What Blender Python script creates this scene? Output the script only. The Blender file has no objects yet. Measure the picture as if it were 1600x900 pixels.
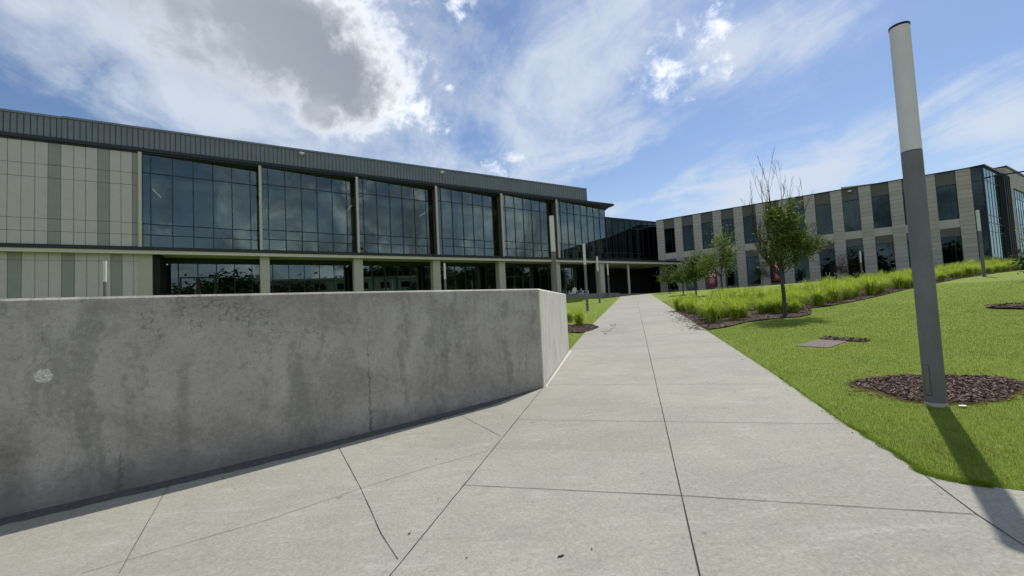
import bpy, bmesh, math, random
import numpy as np
from mathutils import Vector, Matrix
R=math.radians
sc=bpy.context.scene; COL=sc.collection
# ------------------------------------------------------------------ camera
F=660.0
up=np.array([-650.,-13200.,660.]); up/=np.linalg.norm(up)
fw=np.array([0,0,1.])-up*up[2]; fw/=np.linalg.norm(fw)
rt=np.cross(fw,up)
RW=np.array([rt,fw,up])
EYE=1.55
cd=bpy.data.cameras.new('camera'); cam=bpy.data.objects.new('camera',cd); COL.objects.link(cam)
cd.sensor_width=36; cd.lens=F/1600*36; cd.clip_start=.05; cd.clip_end=3000
M=Matrix.Identity(4)
for i in range(3):
    M[i][0]=RW[i,0]; M[i][1]=-RW[i,1]; M[i][2]=-RW[i,2]
M[2][3]=EYE
cam.matrix_world=M
sc.camera=cam
def ray(x,y): return RW@np.array([x-800.,y-450.,F])
# ------------------------------------------------------------------ light
SAZ,SEL=38.8,56.0
sd=Vector((math.sin(R(SAZ))*math.cos(R(SEL)),math.cos(R(SAZ))*math.cos(R(SEL)),math.sin(R(SEL))))
sl=bpy.data.lights.new('sun','SUN'); sl.energy=3.35; sl.angle=R(.53); sl.color=(1,.955,.88)
so=bpy.data.objects.new('sun',sl); COL.objects.link(so); so.location=(0,0,60)
so.rotation_euler=sd.to_track_quat('Z','Y').to_euler()
sc.view_settings.view_transform='Standard'; sc.view_settings.look='None'
sc.view_settings.gamma=1; sc.view_settings.use_curve_mapping=False
sc.view_settings.exposure=0.42
sc.cycles.max_bounces=8; sc.cycles.transparent_max_bounces=24; sc.cycles.glossy_bounces=4
# ------------------------------------------------------------------ node expression helper
class NT:
    def __init__(s,nt): s.nt=nt
    def n(s,t,**k):
        o=s.nt.nodes.new(t)
        for a,b in k.items():
            if a.startswith('i_'): o.inputs[a[2:]].default_value=b
            elif hasattr(o,a): setattr(o,a,b)
        return o
    def l(s,a,b): s.nt.links.new(a,b)
    def put(s,v,sock):
        if isinstance(v,(int,float)): sock.default_value=v
        elif isinstance(v,(tuple,list)): sock.default_value=tuple(v)+((1,) if len(v)==3 and len(sock.default_value)==4 else ())
        else: s.l(v,sock)
    def m(s,op,a,b=0.0,c=0.0,clamp=False):
        o=s.n('ShaderNodeMath',operation=op,use_clamp=clamp)
        s.put(a,o.inputs[0]); s.put(b,o.inputs[1]); s.put(c,o.inputs[2]); return o.outputs[0]
    def dot(s,a,v):
        o=s.n('ShaderNodeVectorMath',operation='DOT_PRODUCT'); s.l(a,o.inputs[0]); o.inputs[1].default_value=v; return o.outputs['Value']
    def vmul(s,a,v):
        o=s.n('ShaderNodeVectorMath',operation='MULTIPLY'); s.l(a,o.inputs[0]); s.put(v,o.inputs[1]); return o.outputs[0]
    def vadd(s,a,v):
        o=s.n('ShaderNodeVectorMath',operation='ADD'); s.l(a,o.inputs[0]); s.put(v,o.inputs[1]); return o.outputs[0]
    def ramp(s,v,lo,hi,a=0.0,b=1.0,smooth=True):
        o=s.n('ShaderNodeMapRange',interpolation_type='SMOOTHSTEP' if smooth else 'LINEAR'); o.clamp=True
        s.put(v,o.inputs[0]); o.inputs[1].default_value=lo; o.inputs[2].default_value=hi; s.put(a,o.inputs[3]); s.put(b,o.inputs[4]); return o.outputs[0]
    def noise(s,vec,scale,detail=4,rough=.55,dist=0,out='Fac'):
        o=s.n('ShaderNodeTexNoise'); s.l(vec,o.inputs['Vector']); o.inputs['Scale'].default_value=scale
        o.inputs['Detail'].default_value=detail; o.inputs['Roughness'].default_value=rough; o.inputs['Distortion'].default_value=dist
        return o.outputs[out]
    def mix(s,f,a,b,mode='MIX'):
        o=s.n('ShaderNodeMix',data_type='RGBA',blend_type=mode); s.put(f,o.inputs[0]); s.put(a,o.inputs[6]); s.put(b,o.inputs[7]); return o.outputs[2]
    def xyz(s,v):
        o=s.n('ShaderNodeSeparateXYZ'); s.l(v,o.inputs[0]); return o.outputs
    def comb(s,x,y,z=0.0):
        o=s.n('ShaderNodeCombineXYZ'); s.put(x,o.inputs[0]); s.put(y,o.inputs[1]); s.put(z,o.inputs[2]); return o.outputs[0]
# ------------------------------------------------------------------ sky
w=bpy.data.worlds.new('World'); sc.world=w; w.use_nodes=True
W=NT(w.node_tree); w.node_tree.nodes.clear()
SKYS=0.090
sky=W.n('ShaderNodeTexSky',sky_type='NISHITA'); sky.sun_disc=False
sky.sun_elevation=R(SEL); sky.sun_rotation=R(SAZ); sky.air_density=1.0; sky.dust_density=.55; sky.ozone_density=2.2
tc=W.n('ShaderNodeTexCoord'); D=tc.outputs['Generated']
Dx,Dy,Dz=W.xyz(D)
den=W.m('ADD',W.m('MAXIMUM',Dz,0.0),.10)
U=W.m('DIVIDE',Dx,den); V=W.m('DIVIDE',Dy,den)
uv=W.comb(U,V,0.0)
def ell(px,py,rx,ry,rot=0.0):
    """soft ellipse on the sky sphere round the direction of a sky point; returns 1-d (1 at the centre, 0 at the rim)"""
    c=ray(px,py); c/=np.linalg.norm(c)
    e=ray(px+math.cos(R(rot)),py+math.sin(R(rot))); e/=np.linalg.norm(e); t1=e-c; t1-=c*t1.dot(c); t1/=np.linalg.norm(t1)
    t2=np.cross(c,t1)
    a1=ray(px+rx*math.cos(R(rot)),py+rx*math.sin(R(rot))); a1/=np.linalg.norm(a1)
    a2=ray(px-ry*math.sin(R(rot)),py+ry*math.cos(R(rot))); a2/=np.linalg.norm(a2)
    r1=abs(a1.dot(t1)); r2=abs(a2.dot(t2))
    x=W.dot(D,tuple(t1/r1)); y=W.dot(D,tuple(t2/r2))
    d=W.m('SQRT',W.m('ADD',W.m('MULTIPLY',x,x),W.m('MULTIPLY',y,y)))
    front=W.m('GREATER_THAN',W.dot(D,tuple(c)),0.0)
    return W.m('SUBTRACT',W.m('MULTIPLY',W.m('SUBTRACT',1.6,d),front),.6)
def mx(l):
    o=l[0]
    for q in l[1:]: o=W.m('SMOOTH_MAX',o,q,.25)
    return o
# high thin cloud: streaks in the cloud plane, gathered in broad veils
warp=W.noise(uv,.55,3,.5,0,'Color')
uvw=W.vadd(uv,W.vmul(warp,(1.3,1.3,0)))
a=R(20)
ru=W.m('ADD',W.m('MULTIPLY',U,math.cos(a)),W.m('MULTIPLY',V,math.sin(a)))
rv=W.m('ADD',W.m('MULTIPLY',U,-math.sin(a)),W.m('MULTIPLY',V,math.cos(a)))
wx,wy,wz=W.xyz(warp)
st=W.comb(W.m('ADD',W.m('MULTIPLY',ru,1.9),W.m('MULTIPLY',wx,1.3)),W.m('ADD',W.m('MULTIPLY',rv,.75),W.m('MULTIPLY',wy,1.2)),0.0)
streak=W.noise(st,1.15,9,.66,.5)
puff=W.noise(D,12.0,9,.66,.8)
broad=W.noise(D,2.6,5,.6,.8)
veil=mx([ell(900,150,170,300,42),ell(1130,70,330,110,-8),ell(1200,290,560,95,-14),ell(1560,200,300,110,-12),ell(350,190,330,90,18),ell(230,60,260,70,22),ell(760,310,300,110,10),ell(60,10,120,40,20)])
veil=W.m('MAXIMUM',W.m('MULTIPLY',veil,1.0),0.0)
th=W.m('ADD',W.m('ADD',W.m('MULTIPLY',streak,1.0),W.m('MULTIPLY',puff,.45)),W.m('ADD',W.m('MULTIPLY',broad,.30),W.m('MULTIPLY',veil,.50)))
cir=W.ramp(th,.88,1.38,.0,.88)
low=W.ramp(Dz,-.02,.36,.6,0.0)
cir=W.m('MAXIMUM',cir,low)
# cumulus
cn=W.noise(D,7.0,10,.64,.35); cn2=W.noise(D,24.0,8,.66,.3); cn3=W.noise(D,26.0,9,.68,.5); cn4=W.noise(D,13.0,9,.66,.5)
cmb=W.m('ADD',W.m('MULTIPLY',W.m('SUBTRACT',cn,.5),1.5),W.m('MULTIPLY',W.m('SUBTRACT',cn2,.5),.75))
cum=mx([ell(450,80,225,100,12),ell(525,120,125,88,18),ell(400,20,240,55,6),ell(330,-50,300,60,5),ell(500,178,62,28,18)])
cum=W.m('ADD',cum,cmb)
sm=mx([ell(1030,120,48,56,0),ell(1095,60,66,50,0),ell(1130,92,50,36,0),ell(650,175,60,36,20)])
smn=W.m('ADD',W.m('MULTIPLY',W.m('SUBTRACT',cn3,.5),2.6),W.m('MULTIPLY',W.m('SUBTRACT',cn4,.5),2.4))
sm=W.m('ADD',W.m('MULTIPLY',sm,.75),smn)
sm2=mx([ell(715,2,62,20,0),ell(722,25,16,12,0),ell(703,137,16,9,0),ell(820,248,40,16,12),ell(780,262,26,14,20),ell(895,266,22,9,0)])
sm2=W.m('ADD',W.m('MULTIPLY',sm2,.7),smn)
smd=W.m('MAXIMUM',W.ramp(sm,.10,1.25,0,.92),W.ramp(sm2,.10,1.2,0,.8))
cmask=W.ramp(cum,-.13,.30,0,.98)
_a=ray(640,20); _a/=np.linalg.norm(_a); _b=ray(330,160); _b/=np.linalg.norm(_b); _n=(_a-_b)/np.linalg.norm(_a-_b)
sunny=W.ramp(W.dot(D,tuple(_n)),float(_b@_n),float(_a@_n)-.10)
core=W.ramp(cum,.0,.66)
shn=W.noise(D,5.0,6,.6,.5)
core=W.m('MULTIPLY',core,W.ramp(shn,.22,.6,.62,1.0))
wisp=W.ramp(cum,-.75,.0,0,.5)
skc=W.n('ShaderNodeVectorMath',operation='MULTIPLY'); W.l(sky.outputs[0],skc.inputs[0]); skc.inputs[1].default_value=(SKYS*.80,SKYS*.86,SKYS*.95)
base=skc.outputs[0]
c1=W.mix(cir,base,(.50,.56,.64))
bk=W.m('MULTIPLY',W.ramp(Dy,.25,-.15),W.ramp(W.noise(D,4.5,8,.66,.6),.40,.60,0,.95))
c1=W.mix(bk,c1,W.mix(W.ramp(W.noise(D,8.0,8,.66,.5),.40,.60),(.16,.18,.21),(.92,.95,.98)))
c2=W.mix(wisp,c1,(.50,.55,.63))
ccol=W.mix(core,W.mix(sunny,(.48,.52,.58),(.84,.87,.91)),W.mix(sunny,(.31,.345,.39),(.235,.265,.31)))
c3=W.mix(cmask,c2,ccol)
c4=W.mix(smd,c3,(.90,.93,.97))
bg=W.n('ShaderNodeBackground'); W.l(c4,bg.inputs[0]); bg.inputs[1].default_value=1.0
wo=W.n('ShaderNodeOutputWorld'); W.l(bg.outputs[0],wo.inputs[0])
# ------------------------------------------------------------------ materials
def mat(name):
    m=bpy.data.materials.new(name); m.use_nodes=True; m.node_tree.nodes.clear(); t=NT(m.node_tree)
    b=t.n('ShaderNodeBsdfPrincipled'); o=t.n('ShaderNodeOutputMaterial'); t.l(b.outputs[0],o.inputs[0]); t.b=b; t.o=o
    b.inputs['Specular IOR Level'].default_value=.3
    return m,t
def simple(name,col,rough=.6,metal=0,var=.12,scale=8,bump=0,spec=.3):
    m,t=mat(name); g=t.n('ShaderNodeTexCoord').outputs['Object']
    nz=t.noise(g,scale,5,.6); nz2=t.noise(g,scale*9,3,.6)
    f=t.ramp(t.m('ADD',t.m('MULTIPLY',nz,.7),t.m('MULTIPLY',nz2,.3)),.3,.7)
    t.l(t.mix(f,tuple(c*(1-var) for c in col),tuple(min(1,c*(1+var)) for c in col)),t.b.inputs['Base Color'])
    t.b.inputs['Roughness'].default_value=rough; t.b.inputs['Metallic'].default_value=metal; t.b.inputs['Specular IOR Level'].default_value=spec
    if bump:
        bp=t.n('ShaderNodeBump'); bp.inputs['Strength'].default_value=bump; bp.inputs['Distance'].default_value=.01
        t.l(nz2,bp.inputs['Height']); t.l(bp.outputs[0],t.b.inputs['Normal'])
    return m
def path_mat():
    m,t=mat('broom_concrete'); g=t.n('ShaderNodeTexCoord').outputs['Object']
    g35=t.noise(g,35,5,.7); big=t.noise(g,.55,5,.6,.6); mid=t.noise(g,2.3,6,.65,.4); st=t.noise(t.vmul(g,(1.0,3.2,1)),1.6,7,.7,1.0); fine=t.noise(g,60,4,.7); grit=t.noise(g,260,2,.6)
    v=t.n('ShaderNodeTexVoronoi'); v.inputs['Scale'].default_value=150; t.l(g,v.inputs['Vector'])
    c=t.mix(t.ramp(big,.32,.68),(.245,.234,.188),(.342,.33,.268))
    gx_,gy_,_q=t.xyz(g); sl_=t.m('FLOOR',t.m('DIVIDE',t.m('ADD',t.m('ADD',t.m('MULTIPLY',gx_,.2792),t.m('MULTIPLY',gy_,.9602)),-.25),1.9)); sd_=t.m('GREATER_THAN',t.m('ADD',t.m('MULTIPLY',gx_,.9602),t.m('MULTIPLY',gy_,-.2792)),.228)
    wn_=t.n('ShaderNodeTexWhiteNoise',noise_dimensions='2D'); t.l(t.comb(sl_,sd_,0),wn_.inputs['Vector'])
    c=t.mix(t.m('MULTIPLY',wn_.outputs[0],.5),c,(.36,.352,.305))
    c=t.mix(t.ramp(mid,.3,.75,0,.65),c,(.255,.248,.21))
    c=t.mix(t.ramp(st,.54,.74,0,.7),c,(.46,.45,.40))
    c=t.mix(t.ramp(st,.46,.30,0,.4),c,(.185,.184,.155))
    c=t.mix(t.ramp(grit,.35,.65,.0,.55),c,t.mix(t.ramp(fine,.3,.7),(.16,.16,.135),(.43,.43,.38)))
    c=t.mix(t.ramp(v.outputs['Distance'],.16,.05,0,.35),c,(.12,.115,.105))
    c=t.mix(t.ramp(g35,.52,.7,0,.35),c,(.46,.45,.40)); c=t.mix(t.ramp(g35,.48,.32,0,.35),c,(.17,.167,.14))
    spot=t.noise(g,9,2,.5); c=t.mix(t.ramp(spot,.75,.80,0,.5),c,(.11,.105,.095))
    t.l(c,t.b.inputs['Base Color']); t.b.inputs['Roughness'].default_value=.85
    bp=t.n('ShaderNodeBump'); bp.inputs['Strength'].default_value=.45; bp.inputs['Distance'].default_value=.004
    t.l(t.m('ADD',t.m('MULTIPLY',fine,.6),grit),bp.inputs['Height']); t.l(bp.outputs[0],t.b.inputs['Normal'])
    return m
def wall_mat():
    m,t=mat('cast_concrete'); g=t.n('ShaderNodeTexCoord').outputs['UV']
    u,v,_=t.xyz(g)
    P=t.comb(u,v,0)
    blot=t.noise(P,1.3,6,.62,.7); mid=t.noise(P,5,6,.65,.3); fine=t.noise(P,60,4,.7)
    strk=t.noise(t.vadd(t.vmul(P,(3.2,.6,1)),t.vmul(t.noise(P,1.5,4,.6,0,'Color'),(1.6,1.6,0))),1.0,7,.68,.4); strf=t.noise(t.vmul(P,(26,.7,1)),1.0,4,.6,.1)
    c=t.mix(t.ramp(blot,.3,.7),(.325,.302,.268),(.51,.478,.432))
    c=t.mix(t.ramp(strk,.36,.52,.65,0),c,(.235,.23,.195))
    c=t.mix(t.ramp(strk,.58,.78,0,.45),c,(.56,.555,.50))
    md2=t.noise(P,19,6,.7,.3); md3=t.noise(t.vmul(P,(14,3.5,1)),1.0,6,.7,.2)
    c=t.mix(t.ramp(md2,.50,.68,0,.4),c,(.54,.53,.48)); c=t.mix(t.ramp(md2,.48,.32,0,.4),c,(.19,.185,.16)); c=t.mix(t.ramp(md3,.55,.72,0,.4),c,(.52,.51,.465)); c=t.mix(t.ramp(md3,.42,.28,0,.38),c,(.19,.183,.16))
    topm=t.ramp(v,1.1,1.8)
    c=t.mix(t.m('MULTIPLY',topm,t.m('MULTIPLY',t.ramp(strf,.5,.68,0,.7),t.ramp(blot,.42,.6))),c,(.50,.49,.46))
    c=t.mix(t.m('MULTIPLY',topm,t.m('MULTIPLY',t.ramp(strf,.45,.32,0,.4),t.ramp(blot,.42,.6))),c,(.20,.195,.18))
    c=t.mix(t.ramp(mid,.56,.74,0,.4),c,(.45,.44,.41))
    c=t.mix(t.ramp(mid,.44,.28,0,.35),c,(.18,.175,.16))
    c=t.mix(t.ramp(fine,.35,.65,0,.25),c,(.16,.156,.145))
    # darker foot of the wall with a ragged upper edge
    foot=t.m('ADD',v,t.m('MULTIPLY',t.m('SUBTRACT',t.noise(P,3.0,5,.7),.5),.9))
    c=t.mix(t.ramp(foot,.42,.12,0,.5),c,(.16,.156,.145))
    # crazing near the top edge
    vo=t.n('ShaderNodeTexVoronoi',feature='DISTANCE_TO_EDGE'); vo.inputs['Scale'].default_value=20
    pw=t.vadd(P,t.vmul(t.noise(P,12,3,.6,0,'Color'),(.09,.09,0))); t.l(pw,vo.inputs['Vector'])
    line=t.ramp(vo.outputs['Distance'],.05,.01,0,1)
    patch=t.m('MULTIPLY',t.ramp(t.m('ADD',v,t.m('MULTIPLY',t.m('SUBTRACT',t.noise(P,2.2,4,.7),.5),1.4)),1.36,1.52),t.ramp(t.noise(P,2.6,4,.7),.50,.58))
    win=t.m('MULTIPLY',t.ramp(u,UC[0]-.1,UC[0]+.15),t.ramp(u,UC[1]+.1,UC[1]-.1))
    crz=t.m('MULTIPLY',line,t.m('MULTIPLY',patch,win))
    # two long cracks climbing from the foot
    def crack(u0,v0,v1,wd):
        wob=t.m('MULTIPLY',t.m('SUBTRACT',t.noise(t.vmul(P,(0.0,1,0)),5,6,.75),.5),.16)
        d=t.m('ABSOLUTE',t.m('SUBTRACT',t.m('SUBTRACT',u,u0),wob))
        ww=t.ramp(v,v0,v1,wd,.0,False); ww=t.m('MULTIPLY',ww,t.ramp(t.noise(P,22,3,.6),.35,.65,.15,1.3))
        return t.m('MULTIPLY',t.m('LESS_THAN',d,ww),t.m('LESS_THAN',v,v1))
    ck=t.m('MAXIMUM',crack(UC[2],.15,1.55,.022),crack(UC[3],0.0,.5,.03))
    ck=t.m('MAXIMUM',ck,crz)
    c=t.mix(t.m('MULTIPLY',ck,t.ramp(mid,.35,.6,.25,.6)),c,(.10,.098,.085))
    # lime patch
    du=t.m('SUBTRACT',u,UC[4]); dv=t.m('SUBTRACT',v,1.16)
    dd=t.m('ADD',t.m('SQRT',t.m('ADD',t.m('MULTIPLY',du,du),t.m('MULTIPLY',dv,dv))),t.m('MULTIPLY',t.noise(P,25,4,.7),.05))
    c=t.mix(t.ramp(dd,.095,.075,0,.95),c,t.mix(t.ramp(t.noise(P,45,3,.7),.35,.65),(.38,.37,.35),(.85,.82,.78)))
    # brown stain
    for (uu,vv,ru_,rv_,s_) in ((UC[5],.35,.16,.65,.4),(UC[3],.12,.16,.3,.3),(UC[6],.7,.08,.7,.3),(UC[7],.9,.06,.6,.25)):
        a1=t.m('DIVIDE',t.m('SUBTRACT',u,uu),ru_); a2=t.m('DIVIDE',t.m('SUBTRACT',v,vv),rv_)
        q=t.m('ADD',t.m('ADD',t.m('MULTIPLY',a1,a1),t.m('MULTIPLY',a2,a2)),t.m('MULTIPLY',mid,1.2))
        c=t.mix(t.ramp(q,1.5,.4,0,s_),c,(.085,.08,.068))
    # the end face is cleaner and painted paler, sunlight put into its colour
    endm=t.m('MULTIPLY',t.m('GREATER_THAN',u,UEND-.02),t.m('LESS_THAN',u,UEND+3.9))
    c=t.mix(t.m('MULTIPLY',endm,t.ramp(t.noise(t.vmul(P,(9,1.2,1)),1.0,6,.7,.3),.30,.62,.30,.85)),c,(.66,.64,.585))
    t.l(c,t.b.inputs['Base Color']); t.b.inputs['Roughness'].default_value=.8
    bp=t.n('ShaderNodeBump'); bp.inputs['Strength'].default_value=.6; bp.inputs['Distance'].default_value=.008
    h=t.m('SUBTRACT',t.m('ADD',t.m('MULTIPLY',fine,.35),t.m('MULTIPLY',mid,.6)),t.m('MULTIPLY',ck,1.5))
    t.l(h,bp.inputs['Height']); t.l(bp.outputs[0],t.b.inputs['Normal'])
    return m
def lawn_mat():
    m,t=mat('turf'); g=t.n('ShaderNodeTexCoord').outputs['Object']
    a_=t.noise(g,.35,5,.6,.5); b_=t.noise(g,2.5,6,.7,.4); c_=t.noise(g,28,4,.7); d_=t.noise(g,130,3,.7)
    c=t.mix(t.ramp(a_,.3,.7),(.16,.23,.024),(.21,.28,.04))
    c=t.mix(t.ramp(b_,.45,.72,0,.6),c,(.21,.25,.05))
    c=t.mix(t.ramp(c_,.35,.65,0,.55),c,(.11,.15,.018))
    c=t.mix(t.ramp(d_,.4,.7,0,.5),c,(.25,.28,.07))
    c=t.mix(t.ramp(t.noise(g,1.1,5,.75,.8),.58,.74,0,.55),c,(.27,.25,.09))
    t.l(c,t.b.inputs['Base Color']); t.b.inputs['Roughness'].default_value=.9; t.b.inputs['Specular IOR Level'].default_value=.15
    bp=t.n('ShaderNodeBump'); bp.inputs['Strength'].default_value=.8; bp.inputs['Distance'].default_value=.03
    t.l(t.m('ADD',c_,t.m('MULTIPLY',d_,.6)),bp.inputs['Height']); t.l(bp.outputs[0],t.b.inputs['Normal'])
    return m
def leaf_mat(name,c1,c2,trans=.35,scale=6,rough=.5):
    m,t=mat(name); gi=t.n('ShaderNodeTexCoord').outputs['Object']
    at=t.n('ShaderNodeNewGeometry').outputs['Random Per Island']
    c=t.mix(at,c1,c2); c=t.mix(t.ramp(t.noise(gi,scale,3,.6),.35,.7,0,.5),c,tuple(x*.6 for x in c1))
    t.l(c,t.b.inputs['Base Color']); t.b.inputs['Roughness'].default_value=rough; t.b.inputs['Specular IOR Level'].default_value=.25
    tr=t.n('ShaderNodeBsdfTranslucent'); t.l(c,tr.inputs[0]); mx_=t.n('ShaderNodeMixShader'); mx_.inputs[0].default_value=trans
    t.l(t.b.outputs[0],mx_.inputs[1]); t.l(tr.outputs[0],mx_.inputs[2]); t.l(mx_.outputs[0],t.o.inputs[0])
    return m
def glass_mat(name,refl=(.80,.95,.97),tint=(.16,.24,.25),ior=2.1,tr=1.0):
    m,t=mat(name); t.nt.nodes.remove(t.b)
    g=t.n('ShaderNodeTexCoord').outputs['Object']
    bp=t.n('ShaderNodeBump'); bp.inputs['Strength'].default_value=.05; bp.inputs['Distance'].default_value=.02; t.l(t.noise(g,.5,1,.5),bp.inputs['Height'])
    fr=t.n('ShaderNodeFresnel'); fr.inputs[0].default_value=ior
    gl=t.n('ShaderNodeBsdfAnisotropic'); gl.inputs['Roughness'].default_value=.004; t.put(refl,gl.inputs['Color']); t.l(bp.outputs[0],gl.inputs['Normal'])
    tp=t.n('ShaderNodeBsdfTransparent'); t.put(tint,tp.inputs[0])
    mx_=t.n('ShaderNodeMixShader'); t.l(fr.outputs[0],mx_.inputs[0]); t.l(tp.outputs[0],mx_.inputs[1]); t.l(gl.outputs[0],mx_.inputs[2]); t.l(mx_.outputs[0],t.o.inputs[0])
    return m
def tile_mat(name,col,h=.46,var=.08):
    """stone cladding with thin horizontal joints"""
    m,t=mat(name); g=t.n('ShaderNodeTexCoord').outputs['Object']; x,y,z=t.xyz(g)
    k=t.m('DIVIDE',z,h); fr=t.m('FRACT',k); row=t.m('FLOOR',k)
    j=t.m('MULTIPLY',t.m('LESS_THAN',fr,.055),1.0)
    wn=t.n('ShaderNodeTexWhiteNoise',noise_dimensions='2D'); t.l(t.comb(row,t.m('FLOOR',t.m('DIVIDE',x,1.3)),0),wn.inputs['Vector'])
    c=t.mix(wn.outputs[0],tuple(q*(1-var) for q in col),tuple(q*(1+var) for q in col))
    c=t.mix(t.ramp(t.noise(g,3,5,.6),.35,.7,0,.25),c,tuple(q*.8 for q in col))
    c=t.mix(t.m('MULTIPLY',j,.8),c,(.03,.03,.03))
    t.l(c,t.b.inputs['Base Color']); t.b.inputs['Roughness'].default_value=.7
    return m
def emis(name,col,s):
    m,t=mat(name); t.put(col,t.b.inputs['Emission Color']); t.b.inputs['Emission Strength'].default_value=s; t.put(col,t.b.inputs['Base Color']); return m
# cumulative arc length along the wall face, filled in before wall_mat() is made
WALL=[(-9.3,.15),(-7.6,1.42),(-6.0,2.55),(-4.47,3.66),(-3.46,4.20),(-2.30,4.90),(-1.40,5.50),(-.50,6.14),(.435,6.80)]
def arc_at(x):
    s=0
    for (a,b) in zip(WALL,WALL[1:]):
        d=math.hypot(b[0]-a[0],b[1]-a[1])
        if x<=b[0]: return s+d*(x-a[0])/(b[0]-a[0])
        s+=d
    return s
def wall_x(px):   # x of the wall face along the sight line of that column
    d=ray(px,500); 
    best=min(((abs(math.atan2(X,Y)-math.atan2(d[0],d[1])),X) for X,Y in ((a[0]+(b[0]-a[0])*k/20,a[1]+(b[1]-a[1])*k/20) for a,b in zip(WALL,WALL[1:]) for k in range(20))))
    return best[1]
UEND=arc_at(.434)
UC=[arc_at(wall_x(p)) for p in (190,505,574,187,75,25,285,693)]
def turf_blade():
    m=leaf_mat('turf_blade',(.15,.24,.02),(.34,.43,.055),.35,1.2); t=NT(m.node_tree); g_=t.n('ShaderNodeTexCoord').outputs['Object']
    b=[n for n in m.node_tree.nodes if n.type=='BSDF_PRINCIPLED'][0]; tr=[n for n in m.node_tree.nodes if n.type=='BSDF_TRANSLUCENT'][0]
    src=b.inputs['Base Color'].links[0].from_socket
    c=t.mix(t.ramp(t.noise(g_,.9,6,.75,.8),.52,.70,0,.6),src,(.42,.40,.10)); c=t.mix(t.ramp(t.noise(g_,3.5,5,.7,.5),.56,.72,0,.5),c,(.10,.17,.015))
    t.l(c,b.inputs['Base Color']); t.l(c,tr.inputs[0]); return m
Mt=dict(
 path=path_mat(), wall=wall_mat(), turf=lawn_mat(),
 strip=simple('shade_dirt',(.10,.10,.098),.9,0,.3,20,.5),  # dark tone for the wall's painted shadow and dirt on the paving
 joint=simple('joint_dirt',(.035,.033,.03),.95),
 sealant=simple('joint_sealant',(.24,.235,.21),.8),
 post=simple('grey_powder_coat',(.165,.168,.175),.62,.0,.10,3,.0,.25),
 diffuser=simple('opal_diffuser',(.66,.66,.64),.6,0,.04,5,0,.2),
 black=simple('black_paint',(.012,.012,.014),.5),
 metal=simple('charcoal_ribbed_metal',(.165,.185,.225),.5,.1,.10,.8,0,.5),
 trim=simple('dark_trim',(.03,.034,.042),.45,.2,.1),
 mull=simple('dark_mullion',(.028,.042,.052),.4,.3,.1),
 p1=simple('panel_warm_grey',(.52,.472,.482),.6,0,.05,2), p2=simple('panel_cool_grey',(.52,.475,.495),.6,0,.05,2),
 p3=simple('panel_dark_grey',(.29,.278,.278),.6,0,.05,2), pb=simple('panel_gap',(.02,.02,.02),.9),
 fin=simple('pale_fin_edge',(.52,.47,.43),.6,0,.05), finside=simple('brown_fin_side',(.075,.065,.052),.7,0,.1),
 col=simple('beige_column_cladding',(.46,.42,.38),.7,0,.06,2), soffit=simple('pale_soffit',(.60,.55,.50),.75,0,.04),
 inner=simple('interior_plaster',(.22,.22,.21),.85,0,.1,.4), dark=simple('dark_interior',(.02,.021,.024),.9,0,.2,.5),
 innerlt=simple('interior_ceiling',(.80,.82,.76),.85,0,.08,.4),
 stone=tile_mat('stone_tile',(.42,.385,.365)), spd=simple('dark_spandrel',(.108,.106,.108),.6,0,.06,2), spl=simple('pale_spandrel',(.46,.42,.39),.65,0,.06,2),
 base=simple('dark_plinth',(.10,.095,.09),.8,0,.12,3),
 glass=glass_mat('teal_glass',(.70,.90,.87),(.42,.54,.51),2.3), glassd=glass_mat('blue_glass',(.50,.74,.78),(.09,.16,.18),1.6), 
 blind=simple('roller_blind',(.10,.12,.13),.8,0,.1,4),
 lamp=emis('lit_strip_lamp',(1,1,.95),.6),
 white=simple('white_plastic',(.78,.78,.78),.45,0,.03), bench=simple('precast_block',(.20,.20,.19),.85,0,.15,5,.4),
 red=simple('crimson_fabric',(.27,.012,.045),.7,0,.12,6), letter=simple('white_print',(.75,.72,.72),.7),
 mulch=simple('mulch_base',(.06,.038,.031),.95,0,.5,14,1.0), terr=simple('terrace_paving',(.22,.215,.2),.85,0,.15,3),
 bark=simple('smooth_grey_bark',(.075,.068,.058),.9,0,.35,14,1.0), twig=simple('dead_twig',(.055,.045,.042),.9,0,.2),
 leaf=leaf_mat('broad_leaf',(.04,.075,.012),(.17,.23,.035),.4,2), leafl=leaf_mat('young_leaf',(.055,.10,.014),(.25,.31,.05),.4,2),
 leafd=leaf_mat('dark_leaf',(.02,.04,.01),(.06,.09,.02),.25,1), leafr=leaf_mat('purple_leaf',(.045,.02,.018),(.09,.05,.035),.3,3),
 reed=leaf_mat('grass_reed',(.25,.36,.025),(.58,.66,.09),.5,3), plume=leaf_mat('pale_plume',(.45,.42,.30),(.66,.63,.5),.4,3),
 blade=turf_blade(), dry=leaf_mat('dry_blade',(.30,.21,.09),(.42,.32,.17),.3,3),
 grate=simple('weathered_grate',(.13,.10,.085),.8,0,.2,20), litter=simple('dead_leaf',(.06,.045,.03),.9),
 stake=simple('pale_stake',(.22,.21,.19),.85), far=simple('pale_far_wall',(.55,.54,.50),.8,0,.05),
)
def chipmat():
    m,t=mat('wood_chip'); at=t.n('ShaderNodeNewGeometry').outputs['Random Per Island']
    t.l(t.mix(t.ramp(at,.0,1.0,0,1,False),(.045,.027,.022),(.23,.16,.13)),t.b.inputs['Base Color']); t.b.inputs['Roughness'].default_value=.9; return m
Mt['chip']=chipmat()
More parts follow.
